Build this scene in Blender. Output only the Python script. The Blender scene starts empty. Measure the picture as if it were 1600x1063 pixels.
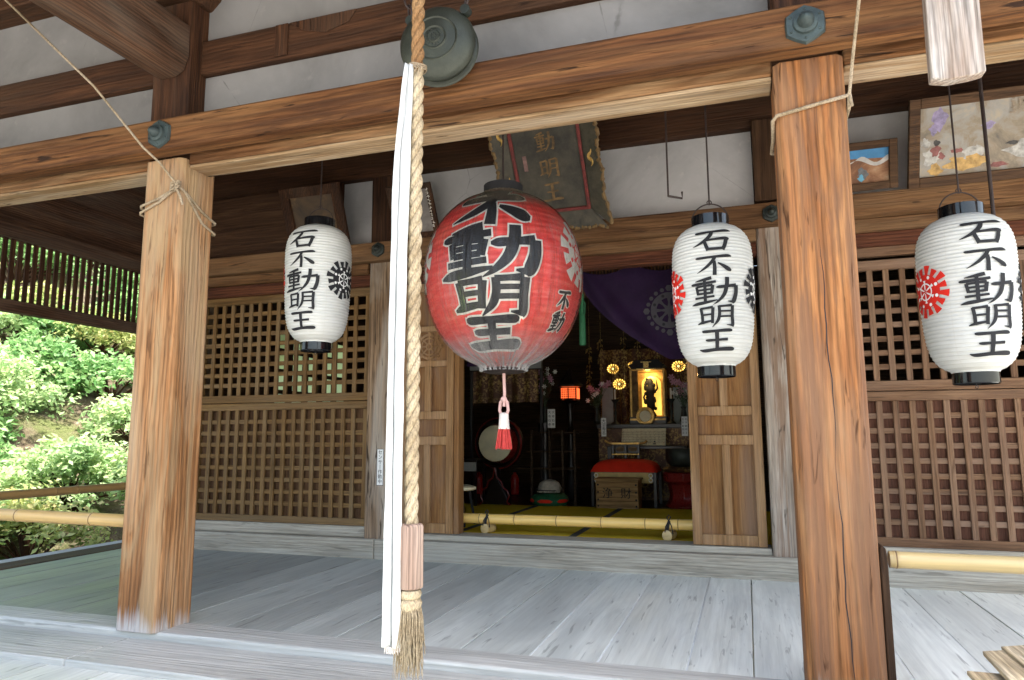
import bpy, bmesh, math, random
from mathutils import Vector, Matrix, noise
random.seed(7)
R = math.radians
SC = bpy.context.scene
COL = SC.collection
PI = math.pi

# ------------------------------------------------------------------ camera, world, sun, exposure
cam = bpy.data.cameras.new('camera')
cam.sensor_width = 36.0
cam.lens = 36.0 * 1104.2 / 1600.0
cam.clip_start = 0.05
cam.clip_end = 500
camo = bpy.data.objects.new('camera', cam)
COL.objects.link(camo)
yaw, pit, rol = .31724, .13622, -.00467
fw = Vector((-math.sin(yaw)*math.cos(pit), math.cos(yaw)*math.cos(pit), math.sin(pit)))
rt0 = Vector((math.cos(yaw), math.sin(yaw), 0)); up0 = rt0.cross(fw)
rt = math.cos(rol)*rt0 + math.sin(rol)*up0
up = -math.sin(rol)*rt0 + math.cos(rol)*up0
mw = Matrix((rt, up, -fw)).transposed().to_4x4()
mw.translation = (0, 0, .85)
camo.matrix_world = mw
SC.camera = camo

w = bpy.data.worlds.new('World'); SC.world = w; w.use_nodes = True
wn = w.node_tree; wn.nodes.clear()
sky = wn.nodes.new('ShaderNodeTexSky'); sky.sky_type = 'NISHITA'; sky.sun_disc = False
SUN_EL, SUN_AZ = R(68), R(106)          # high sun behind and right of the camera, the roof keeps it off the porch
sky.sun_elevation = SUN_EL; sky.sun_rotation = SUN_AZ
sky.air_density = 1.3; sky.dust_density = 4.0; sky.ozone_density = 1.0
bg = wn.nodes.new('ShaderNodeBackground'); bg.inputs['Strength'].default_value = .15
wo = wn.nodes.new('ShaderNodeOutputWorld')
wn.links.new(sky.outputs[0], bg.inputs['Color']); wn.links.new(bg.outputs[0], wo.inputs['Surface'])

sl = bpy.data.lights.new('sun', 'SUN'); sl.energy = 3.0; sl.angle = R(3); sl.color = (1, .96, .9)
so = bpy.data.objects.new('sun', sl); COL.objects.link(so)
sdir = Vector((math.sin(SUN_AZ)*math.cos(SUN_EL), math.cos(SUN_AZ)*math.cos(SUN_EL), math.sin(SUN_EL)))
so.rotation_euler = sdir.to_track_quat('Z', 'Y').to_euler()
so.location = sdir*40

SC.view_settings.view_transform = 'Standard'; SC.view_settings.look = 'None'
SC.view_settings.exposure = 2.2; SC.view_settings.gamma = 1
SC.cycles.max_bounces = 10; SC.cycles.diffuse_bounces = 6; SC.cycles.transparent_max_bounces = 16
SC.cycles.caustics_reflective = False; SC.cycles.caustics_refractive = False

# ------------------------------------------------------------------ node helpers and materials
class NT:
    def __init__(s, name):
        s.m = bpy.data.materials.new(name); s.m.use_nodes = True
        s.t = s.m.node_tree; s.t.nodes.clear()
        s.out = s.n('ShaderNodeOutputMaterial')
    def n(s, typ, **kw):
        nd = s.t.nodes.new(typ)
        for k, v in kw.items(): setattr(nd, k, v)
        return nd
    def l(s, a, b): s.t.links.new(a, b)
    def val(s, sock, v):
        if hasattr(v, 'is_linked') or isinstance(v, bpy.types.NodeSocket): s.l(v, sock)
        else: sock.default_value = v
    def math(s, op, a, b=0.0, clamp=False):
        nd = s.n('ShaderNodeMath', operation=op, use_clamp=clamp); s.val(nd.inputs[0], a); s.val(nd.inputs[1], b); return nd.outputs[0]
    def mix(s, f, a, b, typ='MIX'):
        nd = s.n('ShaderNodeMix', data_type='RGBA', blend_type=typ)
        s.val(nd.inputs[0], f)
        for i, c in ((6, a), (7, b)):
            if isinstance(c, tuple): c = (*c[:3], 1)
            s.val(nd.inputs[i], c)
        return nd.outputs[2]
    def noise(s, vec, scale, detail=4, rough=.55, dist=0.0):
        nd = s.n('ShaderNodeTexNoise'); s.l(vec, nd.inputs['Vector'])
        nd.inputs['Scale'].default_value = scale; nd.inputs['Detail'].default_value = detail
        nd.inputs['Roughness'].default_value = rough; nd.inputs['Distortion'].default_value = dist
        return nd.outputs[0]
    def ramp(s, f, stops):
        nd = s.n('ShaderNodeValToRGB'); e = nd.color_ramp.elements
        while len(e) < len(stops): e.new(.5)
        for el, (p, c) in zip(e, stops):
            el.position = p; el.color = (*c, 1) if isinstance(c, tuple) else (c, c, c, 1)
        s.val(nd.inputs[0], f); return nd.outputs[0]
    def maprange(s, f, a, b, c=0., d=1.):
        nd = s.n('ShaderNodeMapRange'); s.val(nd.inputs[0], f)
        for i, v in enumerate((a, b, c, d)): nd.inputs[i+1].default_value = v
        return nd.outputs[0]
    def pos(s, obj=False, rnd=0):
        p = s.n('ShaderNodeTexCoord').outputs['Object'] if obj else s.n('ShaderNodeNewGeometry').outputs['Position']
        if rnd:
            oi = s.n('ShaderNodeObjectInfo').outputs['Random']
            v = s.n('ShaderNodeVectorMath', operation='ADD'); s.l(p, v.inputs[0])
            s.l(s.math('MULTIPLY', oi, rnd), v.inputs[1]); p = v.outputs[0]
        return p
    def scaled(s, vec, sc):
        nd = s.n('ShaderNodeMapping'); s.l(vec, nd.inputs[0]); nd.inputs['Scale'].default_value = sc; return nd.outputs[0]
    def bump(s, h, strength=.3, dist=.01):
        nd = s.n('ShaderNodeBump'); nd.inputs['Strength'].default_value = strength; nd.inputs['Distance'].default_value = dist
        s.l(h, nd.inputs['Height']); return nd.outputs[0]
    def pbr(s, color, rough=.6, metal=0., normal=None, spec=.5, **kw):
        b = s.n('ShaderNodeBsdfPrincipled')
        if isinstance(color, tuple): color = (*color[:3], 1)
        s.val(b.inputs['Base Color'], color); s.val(b.inputs['Roughness'], rough)
        b.inputs['Metallic'].default_value = metal; b.inputs['Specular IOR Level'].default_value = spec
        if normal is not None: s.l(normal, b.inputs['Normal'])
        for k, v in kw.items(): s.val(b.inputs[k.replace('_', ' ')], v)
        s.l(b.outputs[0], s.out.inputs['Surface']); return b

def wood(name, c0, c1, c2, ax, gs=1.0, gray=None, gamt=.5, spots=.5, rough=.70, bump=.35, base=None, attr=False, coarse=1.0, rings=1.0, fine=1.0, lo_a=.8, zone=None, spec=.18, lo=.27, hi=.73):
    t = NT(name); p = t.pos(rnd=61.0)
    if attr:
        a = t.n('ShaderNodeAttribute', attribute_name='board'); v = t.n('ShaderNodeVectorMath', operation='ADD')
        t.l(p, v.inputs[0]); t.l(t.math('MULTIPLY', a.outputs['Fac'], 43.0), v.inputs[1]); p = v.outputs[0]
    def st(al, ac): return tuple(al if k == ax else ac for k in 'XYZ')
    A = t.noise(t.scaled(p, st(.9*gs, 11*gs)), 1.6, 7, .62, .55)
    F = t.noise(t.scaled(p, st(1.6*gs, 75*gs)), 2.2, 4, .6, .25)
    B = t.noise(t.scaled(p, st(.45, 2.6)), 1.5*coarse, 4, .6, .8)
    D = t.noise(t.scaled(p, st(2.6, 27)), 1.5, 3, .5, .7)
    col = t.ramp(A, [(lo, c0), ((lo+hi)/2, c1), (hi, c2)])
    wv = t.n('ShaderNodeTexWave', wave_type='RINGS', rings_direction=ax); t.l(t.scaled(p, st(.10, 1.0)), wv.inputs['Vector'])
    wv.inputs['Scale'].default_value = 21.0*gs; wv.inputs['Distortion'].default_value = 7.5; wv.inputs['Detail'].default_value = 3; wv.inputs['Detail Scale'].default_value = 1.1; wv.inputs['Detail Roughness'].default_value = .62
    col = t.mix(rings, col, t.ramp(wv.outputs[0], [(.0, .66), (.35, .95), (.8, 1.10)]), 'MULTIPLY')
    col = t.mix(fine, col, t.ramp(F, [(.3, .50), (.5, 1.0), (.72, 1.22)]), 'MULTIPLY')
    if gray:
        col = t.mix(t.math('MULTIPLY', t.maprange(B, .45, .66), gamt), col, gray)
    if zone:
        Z = t.noise(t.scaled(p, st(.55, 6.5)), 1.3, 5, .62, .9); col = t.mix(t.math('MULTIPLY', t.maprange(Z, .51, .59), .72), col, zone)
    dk = t.math('MULTIPLY', t.maprange(B, .42, .27), .45)
    col = t.mix(dk, col, tuple(c*.45 for c in c0))
    sp = t.math('MULTIPLY', t.maprange(D, .63, .70), spots)
    col = t.mix(sp, col, tuple(c*.28 for c in c0))
    if attr:
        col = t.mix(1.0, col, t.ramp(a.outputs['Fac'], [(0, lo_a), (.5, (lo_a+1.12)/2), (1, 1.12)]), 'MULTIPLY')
    if base:
        z = t.n('ShaderNodeSeparateXYZ'); t.l(t.n('ShaderNodeNewGeometry').outputs['Position'], z.inputs[0])
        nz = t.math('ADD', z.outputs[2], t.math('ADD', t.math('MULTIPLY', t.math('SUBTRACT', A, .5), .30), t.math('MULTIPLY', t.math('SUBTRACT', F, .5), .16)))
        col = t.mix(t.math('MULTIPLY', t.maprange(nz, .07, -.02), .75), col, base)
    h = t.math('SUBTRACT', t.math('ADD', t.math('ADD', t.math('MULTIPLY', F, .7), A), t.math('MULTIPLY', wv.outputs[0], .35)), t.math('MULTIPLY', sp, .8))
    t.pbr(col, t.maprange(A, .3, .7, rough-.08, rough+.12), normal=t.bump(h, bump, .012), spec=spec)
    return t.m

def plain(name, col, rough=.6, metal=0., var=.25, scale=6., bump=.1, spec=.5, obj=False, **kw):
    t = NT(name); p = t.pos(obj)
    n1 = t.noise(p, scale, 5, .6); n2 = t.noise(p, scale*9, 3, .6)
    c = t.mix(t.maprange(n1, .3, .7), tuple(x*(1-var) for x in col), tuple(min(1, x*(1+var*.6)) for x in col))
    t.pbr(c, t.maprange(n2, .3, .7, max(0, rough-.08), min(1, rough+.08)), metal, t.bump(t.math('ADD', n1, n2), bump, .01), spec, **kw)
    return t.m

def emit(name, col, st, base=(.1, .1, .1)):
    t = NT(name); t.pbr(base, .5, Emission_Color=(*col, 1), Emission_Strength=st); return t.m

M = {}
M['pillar'] = wood('pillar_wood', (.20,.084,.030), (.30,.140,.055), (.43,.245,.118), 'Z', gs=.8, rings=1.0, fine=.85, zone=(.35,.235,.125), gray=(.38,.29,.185), gamt=.7, spots=.6, base=(.52,.51,.50), bump=.45)
M['pillarr'] = wood('deep_pillar_wood', (.15,.055,.018), (.25,.100,.034), (.37,.178,.070), 'Z', gs=.8, rings=1.0, fine=.9, zone=(.155,.080,.045), gray=(.27,.165,.095), gamt=.65, spots=.8, base=(.30,.25,.21), bump=.45)
M['beam'] = wood('beam_wood', (.05,.018,.006), (.10,.039,.013), (.21,.095,.034), 'X', gs=.75, zone=(.055,.023,.010), gray=(.165,.080,.030), rings=.9, fine=.85, gamt=.55, spots=.9, bump=.5, coarse=1.3)
M['soffit'] = wood('bounce_lit_soffit_wood', (.15,.085,.038), (.30,.20,.11), (.42,.32,.205), 'X', zone=(.20,.115,.052), rings=.7, fine=.85, gray=(.40,.33,.245), gamt=.6, spots=1.0)  # weathered tone lightened to hold the floor bounce
M['tie'] = wood('tie_beam_wood', (.06,.023,.008), (.12,.05,.017), (.26,.13,.054), 'X', gs=.75, zone=(.075,.032,.012), gray=(.34,.215,.11), rings=.9, fine=.85, gamt=.6, spots=.9, bump=.5)
M['darkx'] = wood('dark_wood_along', (.024,.010,.005), (.046,.019,.0085), (.085,.036,.016), 'X', rings=.5, fine=.7, gray=(.06,.033,.017), gamt=.5)
M['darky'] = wood('dark_wood_across', (.036,.017,.009), (.072,.035,.019), (.12,.062,.034), 'Y', gray=(.11,.085,.065), gamt=.5)
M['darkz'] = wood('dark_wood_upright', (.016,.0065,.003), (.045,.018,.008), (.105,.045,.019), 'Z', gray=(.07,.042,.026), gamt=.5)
M['ceil'] = wood('ceiling_boards', (.036,.021,.014), (.068,.040,.027), (.11,.066,.045), 'Y', attr=True)
M['wallx'] = wood('wall_lintel_wood', (.055,.024,.010), (.135,.065,.026), (.24,.125,.054), 'X', rings=.5, fine=.7, gray=(.21,.125,.064), gamt=.6, spots=.7)
M['redx'] = wood('red_lintel_wood', (.045,.014,.008), (.10,.033,.016), (.16,.060,.028), 'X', spots=.3)
M['wallz'] = wood('wall_post_wood', (.10,.060,.034), (.22,.14,.082), (.36,.26,.17), 'Z', gray=(.42,.37,.31), gamt=.7, spots=.9)
M['sill'] = wood('sill_wood', (.25,.215,.165), (.37,.33,.265), (.48,.44,.37), 'X', gray=(.38,.36,.31), rings=.5, fine=.7, gamt=.7, spots=.4, rough=.6)
M['latl'] = wood('lattice_wood_olive', (.085,.047,.014), (.16,.088,.032), (.25,.150,.058), 'Z', rings=.4, fine=.7, spots=.3, gray=(.21,.15,.085), gamt=.5)
M['latlx'] = wood('lattice_rail_olive', (.085,.047,.014), (.16,.088,.032), (.25,.150,.058), 'X', rings=.4, fine=.7, spots=.3, gray=(.21,.15,.085), gamt=.5)
M['latlb'] = wood('lattice_back_olive', (.05,.024,.011), (.088,.044,.020), (.13,.068,.032), 'Z', rings=.4, fine=.7, spots=.2)
M['latr'] = wood('lattice_wood_red', (.085,.043,.022), (.165,.089,.048), (.25,.148,.086), 'Z', rings=.4, fine=.7, spots=.4, gray=(.26,.17,.12), gamt=.5)
M['latrx'] = wood('lattice_rail_red', (.085,.043,.022), (.165,.089,.048), (.25,.148,.086), 'X', rings=.4, fine=.7, spots=.4, gray=(.28,.19,.14), gamt=.5)
M['latrb'] = wood('lattice_back_red', (.065,.026,.015), (.12,.050,.030), (.17,.078,.048), 'Z', rings=.4, fine=.7, spots=.2)
M['door'] = wood('door_wood', (.16,.082,.033), (.275,.152,.066), (.38,.235,.115), 'Z', rings=.4, fine=.7, gray=(.36,.25,.165), gamt=.5, spots=.35, base=None)
M['doorp'] = wood('door_panel_wood', (.13,.055,.018), (.22,.105,.036), (.29,.155,.060), 'Z', rings=.4, fine=.6, gray=(.21,.15,.115), gamt=.5, spots=.3)
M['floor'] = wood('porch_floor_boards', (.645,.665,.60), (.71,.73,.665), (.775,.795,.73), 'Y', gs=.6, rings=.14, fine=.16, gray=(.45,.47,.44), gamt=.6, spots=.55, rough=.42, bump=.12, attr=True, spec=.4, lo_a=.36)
M['kamachi'] = wood('porch_edge_wood', (.38,.375,.345), (.50,.495,.455), (.62,.615,.57), 'X', gs=.7, gray=(.40,.40,.37), rings=.2, fine=.35, gamt=.6, spots=.4, rough=.5, bump=.35, spec=.5)
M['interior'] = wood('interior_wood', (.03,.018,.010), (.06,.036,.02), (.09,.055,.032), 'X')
M['white_wood'] = wood('bleached_wood', (.14,.075,.042), (.30,.25,.21), (.43,.40,.37), 'Z', gs=1.0, gray=(.19,.105,.06), gamt=.75, spots=.2)
M['goma'] = wood('pale_stick_wood', (.34,.26,.15), (.48,.40,.27), (.60,.54,.42), 'Y', spots=.1)
M['framew'] = wood('frame_wood', (.035,.017,.008), (.075,.039,.019), (.12,.065,.032), 'X', rings=.6)
M['framez'] = wood('upright_board_wood', (.03,.014,.007), (.06,.030,.014), (.095,.05,.024), 'Z', rings=.6)
M['handle'] = wood('rope_handle_wood', (.21,.135,.10), (.29,.20,.155), (.36,.27,.215), 'Z', spots=.1)
M['boxw'] = wood('offering_box_wood', (.24,.13,.05), (.36,.21,.085), (.46,.29,.13), 'X', spots=.2)

def plaster(k=1.0):
    t = NT('grey_plaster'); p = t.pos()
    n1 = t.noise(p, 1.3, 6, .65, .4); n2 = t.noise(p, 14, 5, .6); n3 = t.noise(t.scaled(p, (3, 3, 1)), 4, 4, .6)
    c = t.ramp(n1, [(.28, (.125,.12,.115)), (.5, (.18,.173,.167)), (.72, (.225,.217,.21))])
    c = t.mix(t.math('MULTIPLY', t.maprange(n3, .62, .8), .05), c, (.30,.295,.29))
    cr = t.n('ShaderNodeTexVoronoi', feature='DISTANCE_TO_EDGE'); t.l(p, cr.inputs['Vector']); cr.inputs['Scale'].default_value = 1.6
    c = t.mix(t.math('MULTIPLY', t.maprange(t.math('ADD', cr.outputs['Distance'], t.math('MULTIPLY', n2, .02)), .014, .010), t.math('MULTIPLY', t.maprange(n1, .5, .6), .5)), c, (.07,.065,.06))
    c = t.mix(t.math('MULTIPLY', t.maprange(n2, .62, .72), .25), c, (.28,.26,.24))
    c = t.mix(1.0, c, (k, k, k), 'MULTIPLY')
    t.pbr(c, .9, normal=t.bump(n2, .12, .01), spec=.2); return t.m
M['plaster'] = plaster()

M['iron'] = plain('rusted_iron', (.045,.030,.026), .55, .5, .4, 20)
M['black'] = plain('black_lacquer', (.006,.006,.007), .12, 0, .2, 4, .0)
M['ink'] = plain('black_ink', (.018,.018,.020), .7, 0, .2, 30, .0, spec=.25)
M['redink'] = plain('red_ink', (.62,.022,.012), .7, 0, .15, 30, .0, spec=.25)
M['outline'] = plain('white_outline_paint', (.70,.66,.58), .7, 0, .12, 30, .0, spec=.25)
M['bronze'] = plain('green_bronze', (.040,.044,.033), .5, .5, .35, 14, .15)
M['bronzed'] = plain('dark_bronze', (.035,.042,.036), .5, .5, .4, 14, .15)
M['patina'] = plain('patina_copper', (.042,.058,.056), .55, .4, .4, 18, .2)
M['gold'] = plain('worn_gold', (.55,.34,.10), .38, .75, .45, 16, .2)
M['golddull'] = plain('dull_gold_paint', (.17,.10,.035), .7, .15, .6, 22, .3)
M['brass'] = plain('brass', (.62,.44,.15), .3, .8, .3, 12, .05)
M['white_cloth'] = plain('white_cotton', (.50,.51,.50), .85, 0, .08, 5, .1, spec=.2)
M['cream'] = plain('cream_skin', (.84,.76,.52), .6, 0, .12, 9, .1)
M['purple'] = plain('purple_silk', (.018,.0065,.028), .7, 0, .3, 5, .05, spec=.15)
M['crest'] = plain('grey_crest_print', (.058,.053,.062), .8, 0, .1, 30, .0, spec=.2)
M['redcush'] = plain('red_cushion_cloth', (.80,.035,.012), .75, 0, .15, 10, .1, spec=.2)
M['greencl'] = plain('green_cord', (.010,.10,.035), .7, 0, .3, 30, .2)
M['tassw'] = plain('white_tassel_thread', (.74,.66,.60), .8, 0, .1, 60, .3, spec=.2)
M['tassr'] = plain('red_tassel_thread', (.62,.07,.06), .8, 0, .2, 60, .3, spec=.2)
M['pinkcord'] = plain('faded_pink_cord', (.60,.37,.33), .8, 0, .15, 40, .2, spec=.2)
M['tagw'] = plain('white_paper_tag', (.80,.80,.78), .8, 0, .04, 20, .0, spec=.2)
M['leather'] = plain('black_cord', (.02,.018,.017), .8, 0, .2, 40, .2)
M['redlac'] = plain('red_lacquer', (.22,.016,.012), .3, 0, .25, 8, .0)
M['extred'] = plain('red_enamel', (.45,.018,.012), .3, 0, .15, 8, .0)
M['dkwood'] = plain('dark_lacquer_wood', (.014,.008,.006), .35, 0, .3, 9, .05)
M['fish'] = plain('grey_carved_wood', (.55,.48,.38), .6, 0, .35, 24, .4)
M['greypaint'] = plain('pale_grey_board', (.30,.31,.30), .7, 0, .1, 5, .05)
M['brocade'] = None
M['stone'] = plain('pale_stone', (.50,.48,.45), .85, 0, .2, 5, .4)
M['stonedk'] = plain('grey_roof_stone', (.16,.16,.165), .8, 0, .3, 6, .4)
M['petalw'] = plain('white_petal', (.75,.74,.68), .6, 0, .08, 30, .0)
M['petalp'] = plain('pink_petal', (.50,.25,.32), .6, 0, .2, 30, .0)
M['stem'] = plain('dark_green_leaf', (.030,.060,.022), .55, 0, .4, 20, .1)
M['bulb'] = emit('lotus_lamp_glow', (1, .78, .30), .25, (.8, .6, .2))
M['fire'] = emit('orange_lamp_glow', (1, .13, .03), .5, (.4, .08, .02))
M['candle'] = plain('white_candle_wax', (.80,.78,.72), .5, 0, .05, 10, .0)
M['linen'] = plain('grey_green_cloth', (.30,.34,.32), .8, 0, .12, 12, .1)

def brocade():
    t = NT('gold_brocade'); p = t.pos()
    v = t.n('ShaderNodeTexVoronoi'); t.l(t.scaled(p, (1, 1, 1)), v.inputs['Vector']); v.inputs['Scale'].default_value = 24
    n = t.noise(p, 38, 4, .6); n2 = t.noise(p, 4, 3, .5)
    f = t.math('MULTIPLY', t.maprange(n, .48, .58), t.maprange(n2, .38, .56))
    c = t.mix(f, (.085,.032,.012), (.40,.25,.075))
    c = t.mix(t.math('MULTIPLY', t.maprange(v.outputs['Distance'], .12, .05), .8), c, (.5,.34,.12))
    t.pbr(c, .5, .25, t.bump(n, .3, .01)); return t.m
M['brocade'] = brocade()

def paper():
    t = NT('white_lantern_paper'); p = t.pos(obj=True)
    n = t.noise(t.scaled(p, (1, 1, 6)), 9, 4, .6); z = t.n('ShaderNodeSeparateXYZ'); t.l(p, z.inputs[0])
    c = t.mix(t.maprange(n, .3, .7), (.55,.55,.515), (.64,.645,.62))
    fr = t.math('ABSOLUTE', t.math('SUBTRACT', t.math('FRACT', t.math('MULTIPLY', z.outputs[2], 42/.645)), .5))
    c = t.mix(t.math('MULTIPLY', t.maprange(fr, .40, .5), .55), c, (.34,.32,.27))
    sm = t.math('ABSOLUTE', t.math('SUBTRACT', t.math('FRACT', t.math('MULTIPLY', t.math('ARCTAN2', z.outputs[1], z.outputs[0]), 8/(2*PI))), .5))
    c = t.mix(t.math('MULTIPLY', t.maprange(sm, .482, .5), .3), c, (.50,.47,.40))
    c = t.mix(t.math('MULTIPLY', t.maprange(t.noise(p, 2.2, 3), .5, .75), .25), c, (.66,.62,.52))
    b = t.pbr(c, .75, normal=t.bump(n, .15, .004), spec=.25)
    tr = t.n('ShaderNodeBsdfTranslucent'); tr.inputs[0].default_value = (.8,.79,.74,1)
    mx = t.n('ShaderNodeMixShader'); mx.inputs[0].default_value = .12
    t.l(b.outputs[0], mx.inputs[1]); t.l(tr.outputs[0], mx.inputs[2]); t.l(mx.outputs[0], t.out.inputs['Surface']); return t.m
M['paper'] = paper()

def redpaper():
    t = NT('red_lantern_paper'); p = t.pos(obj=True)
    n = t.noise(t.scaled(p, (1, 1, 7)), 7, 5, .65); n2 = t.noise(p, 3, 4, .6)
    c = t.ramp(n, [(.3, (.62,.032,.027)), (.5, (.75,.058,.047)), (.72, (.80,.14,.11))])
    c = t.mix(t.math('MULTIPLY', t.maprange(n2, .55, .72), .4), c, (.62,.13,.045))
    t.pbr(c, .6, normal=t.bump(n, .25, .006), spec=.3); return t.m
M['redpaper'] = redpaper()

def plastic():
    # clear wrap: mostly see-through, glossy, with dust on the shoulders and gathered pleats below
    t = NT('clear_plastic_wrap'); p = t.pos(obj=True)
    s = t.n('ShaderNodeSeparateXYZ'); t.l(p, s.inputs[0])
    th = t.math('ARCTAN2', s.outputs[1], s.outputs[0])
    cv = t.n('ShaderNodeCombineXYZ'); t.l(t.math('MULTIPLY', th, 5.0), cv.inputs[0]); t.l(t.math('MULTIPLY', s.outputs[2], .8), cv.inputs[1])
    wr = t.noise(cv.outputs[0], 3.2, 5, .6, .6)
    n = t.noise(p, 5, 5, .6)
    zz = t.math('ADD', s.outputs[2], t.math('MULTIPLY', t.math('SUBTRACT', n, .5), .16))
    dust = t.math('MULTIPLY', t.maprange(zz, .745, .86), .86)
    low = t.math('MULTIPLY', t.maprange(zz, .18, .0), t.maprange(wr, .35, .65, .35, .85))
    haze = t.math('ADD', .01, t.math('MULTIPLY', t.maprange(wr, .60, .72), .16))
    a = t.math('MAXIMUM', t.math('MAXIMUM', dust, low), haze)
    dc = t.mix(t.maprange(zz, .35, .6), (.40,.385,.365), (.135,.105,.068))
    col = t.mix(t.maprange(zz, .68, .76), (.52,.50,.48), (.22,.18,.13))
    col = t.mix(t.maprange(zz, .3, .2), col, (.44,.425,.41))
    bm = t.bump(wr, .9, .04)
    b = t.n('ShaderNodeBsdfDiffuse'); t.l(col, b.inputs[0]); t.l(bm, b.inputs['Normal'])
    tr = t.n('ShaderNodeBsdfTransparent'); g = t.n('ShaderNodeBsdfGlossy'); g.inputs['Roughness'].default_value = .09; t.l(bm, g.inputs['Normal'])
    fr = t.n('ShaderNodeFresnel'); fr.inputs[0].default_value = 1.42; t.l(bm, fr.inputs['Normal'])
    m1 = t.n('ShaderNodeMixShader'); t.l(a, m1.inputs[0]); t.l(tr.outputs[0], m1.inputs[1]); t.l(b.outputs[0], m1.inputs[2])
    m2 = t.n('ShaderNodeMixShader'); t.l(t.math('MULTIPLY', fr.outputs[0], .85), m2.inputs[0]); t.l(m1.outputs[0], m2.inputs[1]); t.l(g.outputs[0], m2.inputs[2])
    t.l(m2.outputs[0], t.out.inputs['Surface']); return t.m
M['plastic'] = plastic()

def hemp(name, a, b, c):
    t = NT(name); p = t.pos()
    n = t.noise(p, 60, 4, .6); n2 = t.noise(p, 7, 3, .6); f = t.noise(t.scaled(p, (1, 1, .35)), 220, 2, .5)
    col = t.ramp(n2, [(.3, a), (.5, b), (.7, c)])
    col = t.mix(1.0, col, t.ramp(f, [(.3, .6), (.6, 1.1)]), 'MULTIPLY')
    t.pbr(col, .9, normal=t.bump(t.math('ADD', f, n), .8, .004), spec=.15); return t.m
M['hemp'] = hemp('hemp_rope', (.27,.20,.12), (.38,.30,.19), (.46,.38,.26))
M['hempold'] = hemp('old_hemp_rope', (.13,.062,.024), (.21,.11,.046), (.28,.165,.078))
M['cord'] = hemp('pale_cord', (.22,.165,.10), (.31,.24,.16), (.38,.31,.23))
M['straw'] = hemp('straw_bristle', (.22,.155,.088), (.32,.25,.16), (.43,.36,.26))

def bamboo(name, c, ax):
    t = NT(name); p = t.pos(); s = t.n('ShaderNodeSeparateXYZ'); t.l(p, s.inputs[0])
    n = t.noise(t.scaled(p, tuple(.8 if k == ax else 20 for k in 'XYZ')), 3, 4, .6)
    n2 = t.noise(p, 5, 4, .6)
    col = t.mix(t.maprange(n, .3, .7), tuple(x*.8 for x in c), tuple(x*1.1 for x in c))
    col = t.mix(t.math('MULTIPLY', t.maprange(n2, .58, .72), .45), col, tuple(x*.45 for x in c))
    t.pbr(col, .35, normal=t.bump(n, .1, .005)); return t.m
M['bambx'] = bamboo('pale_bamboo', (.80,.53,.16), 'X')
M['bambdk'] = bamboo('aged_bamboo', (.42,.25,.09), 'Y')
M['bamby'] = bamboo('yellow_bamboo', (.56,.36,.13), 'X')
M['bambw'] = bamboo('white_bamboo', (.50,.37,.17), 'X')

def tatami():
    t = NT('tatami_straw'); p = t.pos()
    wv = t.noise(t.scaled(p, (6, 160, 1)), 2, 3, .5); n = t.noise(p, 2.5, 4, .6)
    c = t.mix(t.maprange(n, .3, .7), (.68,.46,.03), (.84,.60,.06)); c = t.mix(1., c, t.ramp(wv, [(.3, .8), (.7, 1.1)]), 'MULTIPLY')
    t.pbr(c, .6, normal=t.bump(wv, .2, .004), spec=.0); return t.m
M['tatami'] = tatami()
M['heri'] = plain('green_black_cloth_edge', (.055,.06,.04), .8, 0, .2, 30, .1)

def ground():
    t = NT('mossy_ground'); p = t.pos(); n = t.noise(p, .9, 6, .65, .4); n2 = t.noise(p, 9, 5, .6); n3 = t.noise(p, 45, 4, .6)
    c = t.ramp(n, [(.36, (.055,.085,.014)), (.55, (.085,.10,.024)), (.68, (.15,.13,.07))])
    c = t.mix(t.maprange(n2, .5, .8), c, (.14,.125,.075), 'MIX'); c = t.mix(1., c, t.ramp(n3, [(.3, .6), (.65, 1.1)]), 'MULTIPLY')
    t.pbr(c, .95, normal=t.bump(t.math('ADD', n2, n3), .7, .06), spec=.15); return t.m
M['ground'] = ground()
def gravel():
    t = NT('pale_gravel'); p = t.pos(); n = t.noise(p, 60, 4, .7); n2 = t.noise(p, .8, 4)
    c = t.mix(t.maprange(n, .3, .7), (.44,.42,.38), (.66,.64,.59)); c = t.mix(t.math('MULTIPLY', t.maprange(n2, .5, .7), .3), c, (.28,.26,.22))
    t.pbr(c, .95, normal=t.bump(n, .5, .02), spec=.15); return t.m
M['gravel'] = gravel()
def hillm():
    t = NT('hillside_soil'); p = t.pos(); n = t.noise(p, .8, 6, .65, .3); n2 = t.noise(p, 7, 6, .7); n3 = t.noise(p, 40, 3, .6)
    c = t.ramp(n2, [(.3, (.11,.075,.05)), (.5, (.19,.145,.10)), (.7, (.26,.21,.15))])
    c = t.mix(t.math('MULTIPLY', t.maprange(n, .48, .62), .75), c, (.13,.17,.05))
    c = t.mix(1., c, t.ramp(n3, [(.3, .65), (.65, 1.1)]), 'MULTIPLY')
    t.pbr(c, .95, normal=t.bump(t.math('ADD', n2, n3), .8, .08), spec=.15); return t.m
M['hill'] = hillm()
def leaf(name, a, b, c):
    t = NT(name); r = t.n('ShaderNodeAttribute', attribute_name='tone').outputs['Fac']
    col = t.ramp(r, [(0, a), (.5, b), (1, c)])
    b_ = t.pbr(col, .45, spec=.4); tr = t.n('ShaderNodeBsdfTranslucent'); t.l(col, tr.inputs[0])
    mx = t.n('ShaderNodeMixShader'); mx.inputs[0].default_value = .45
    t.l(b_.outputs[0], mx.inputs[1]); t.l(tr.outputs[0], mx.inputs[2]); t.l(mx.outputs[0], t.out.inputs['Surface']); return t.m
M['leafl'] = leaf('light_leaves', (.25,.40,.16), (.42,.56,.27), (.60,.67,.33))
M['leafd'] = leaf('dark_leaves', (.11,.25,.07), (.24,.42,.15), (.40,.54,.22))
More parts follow.
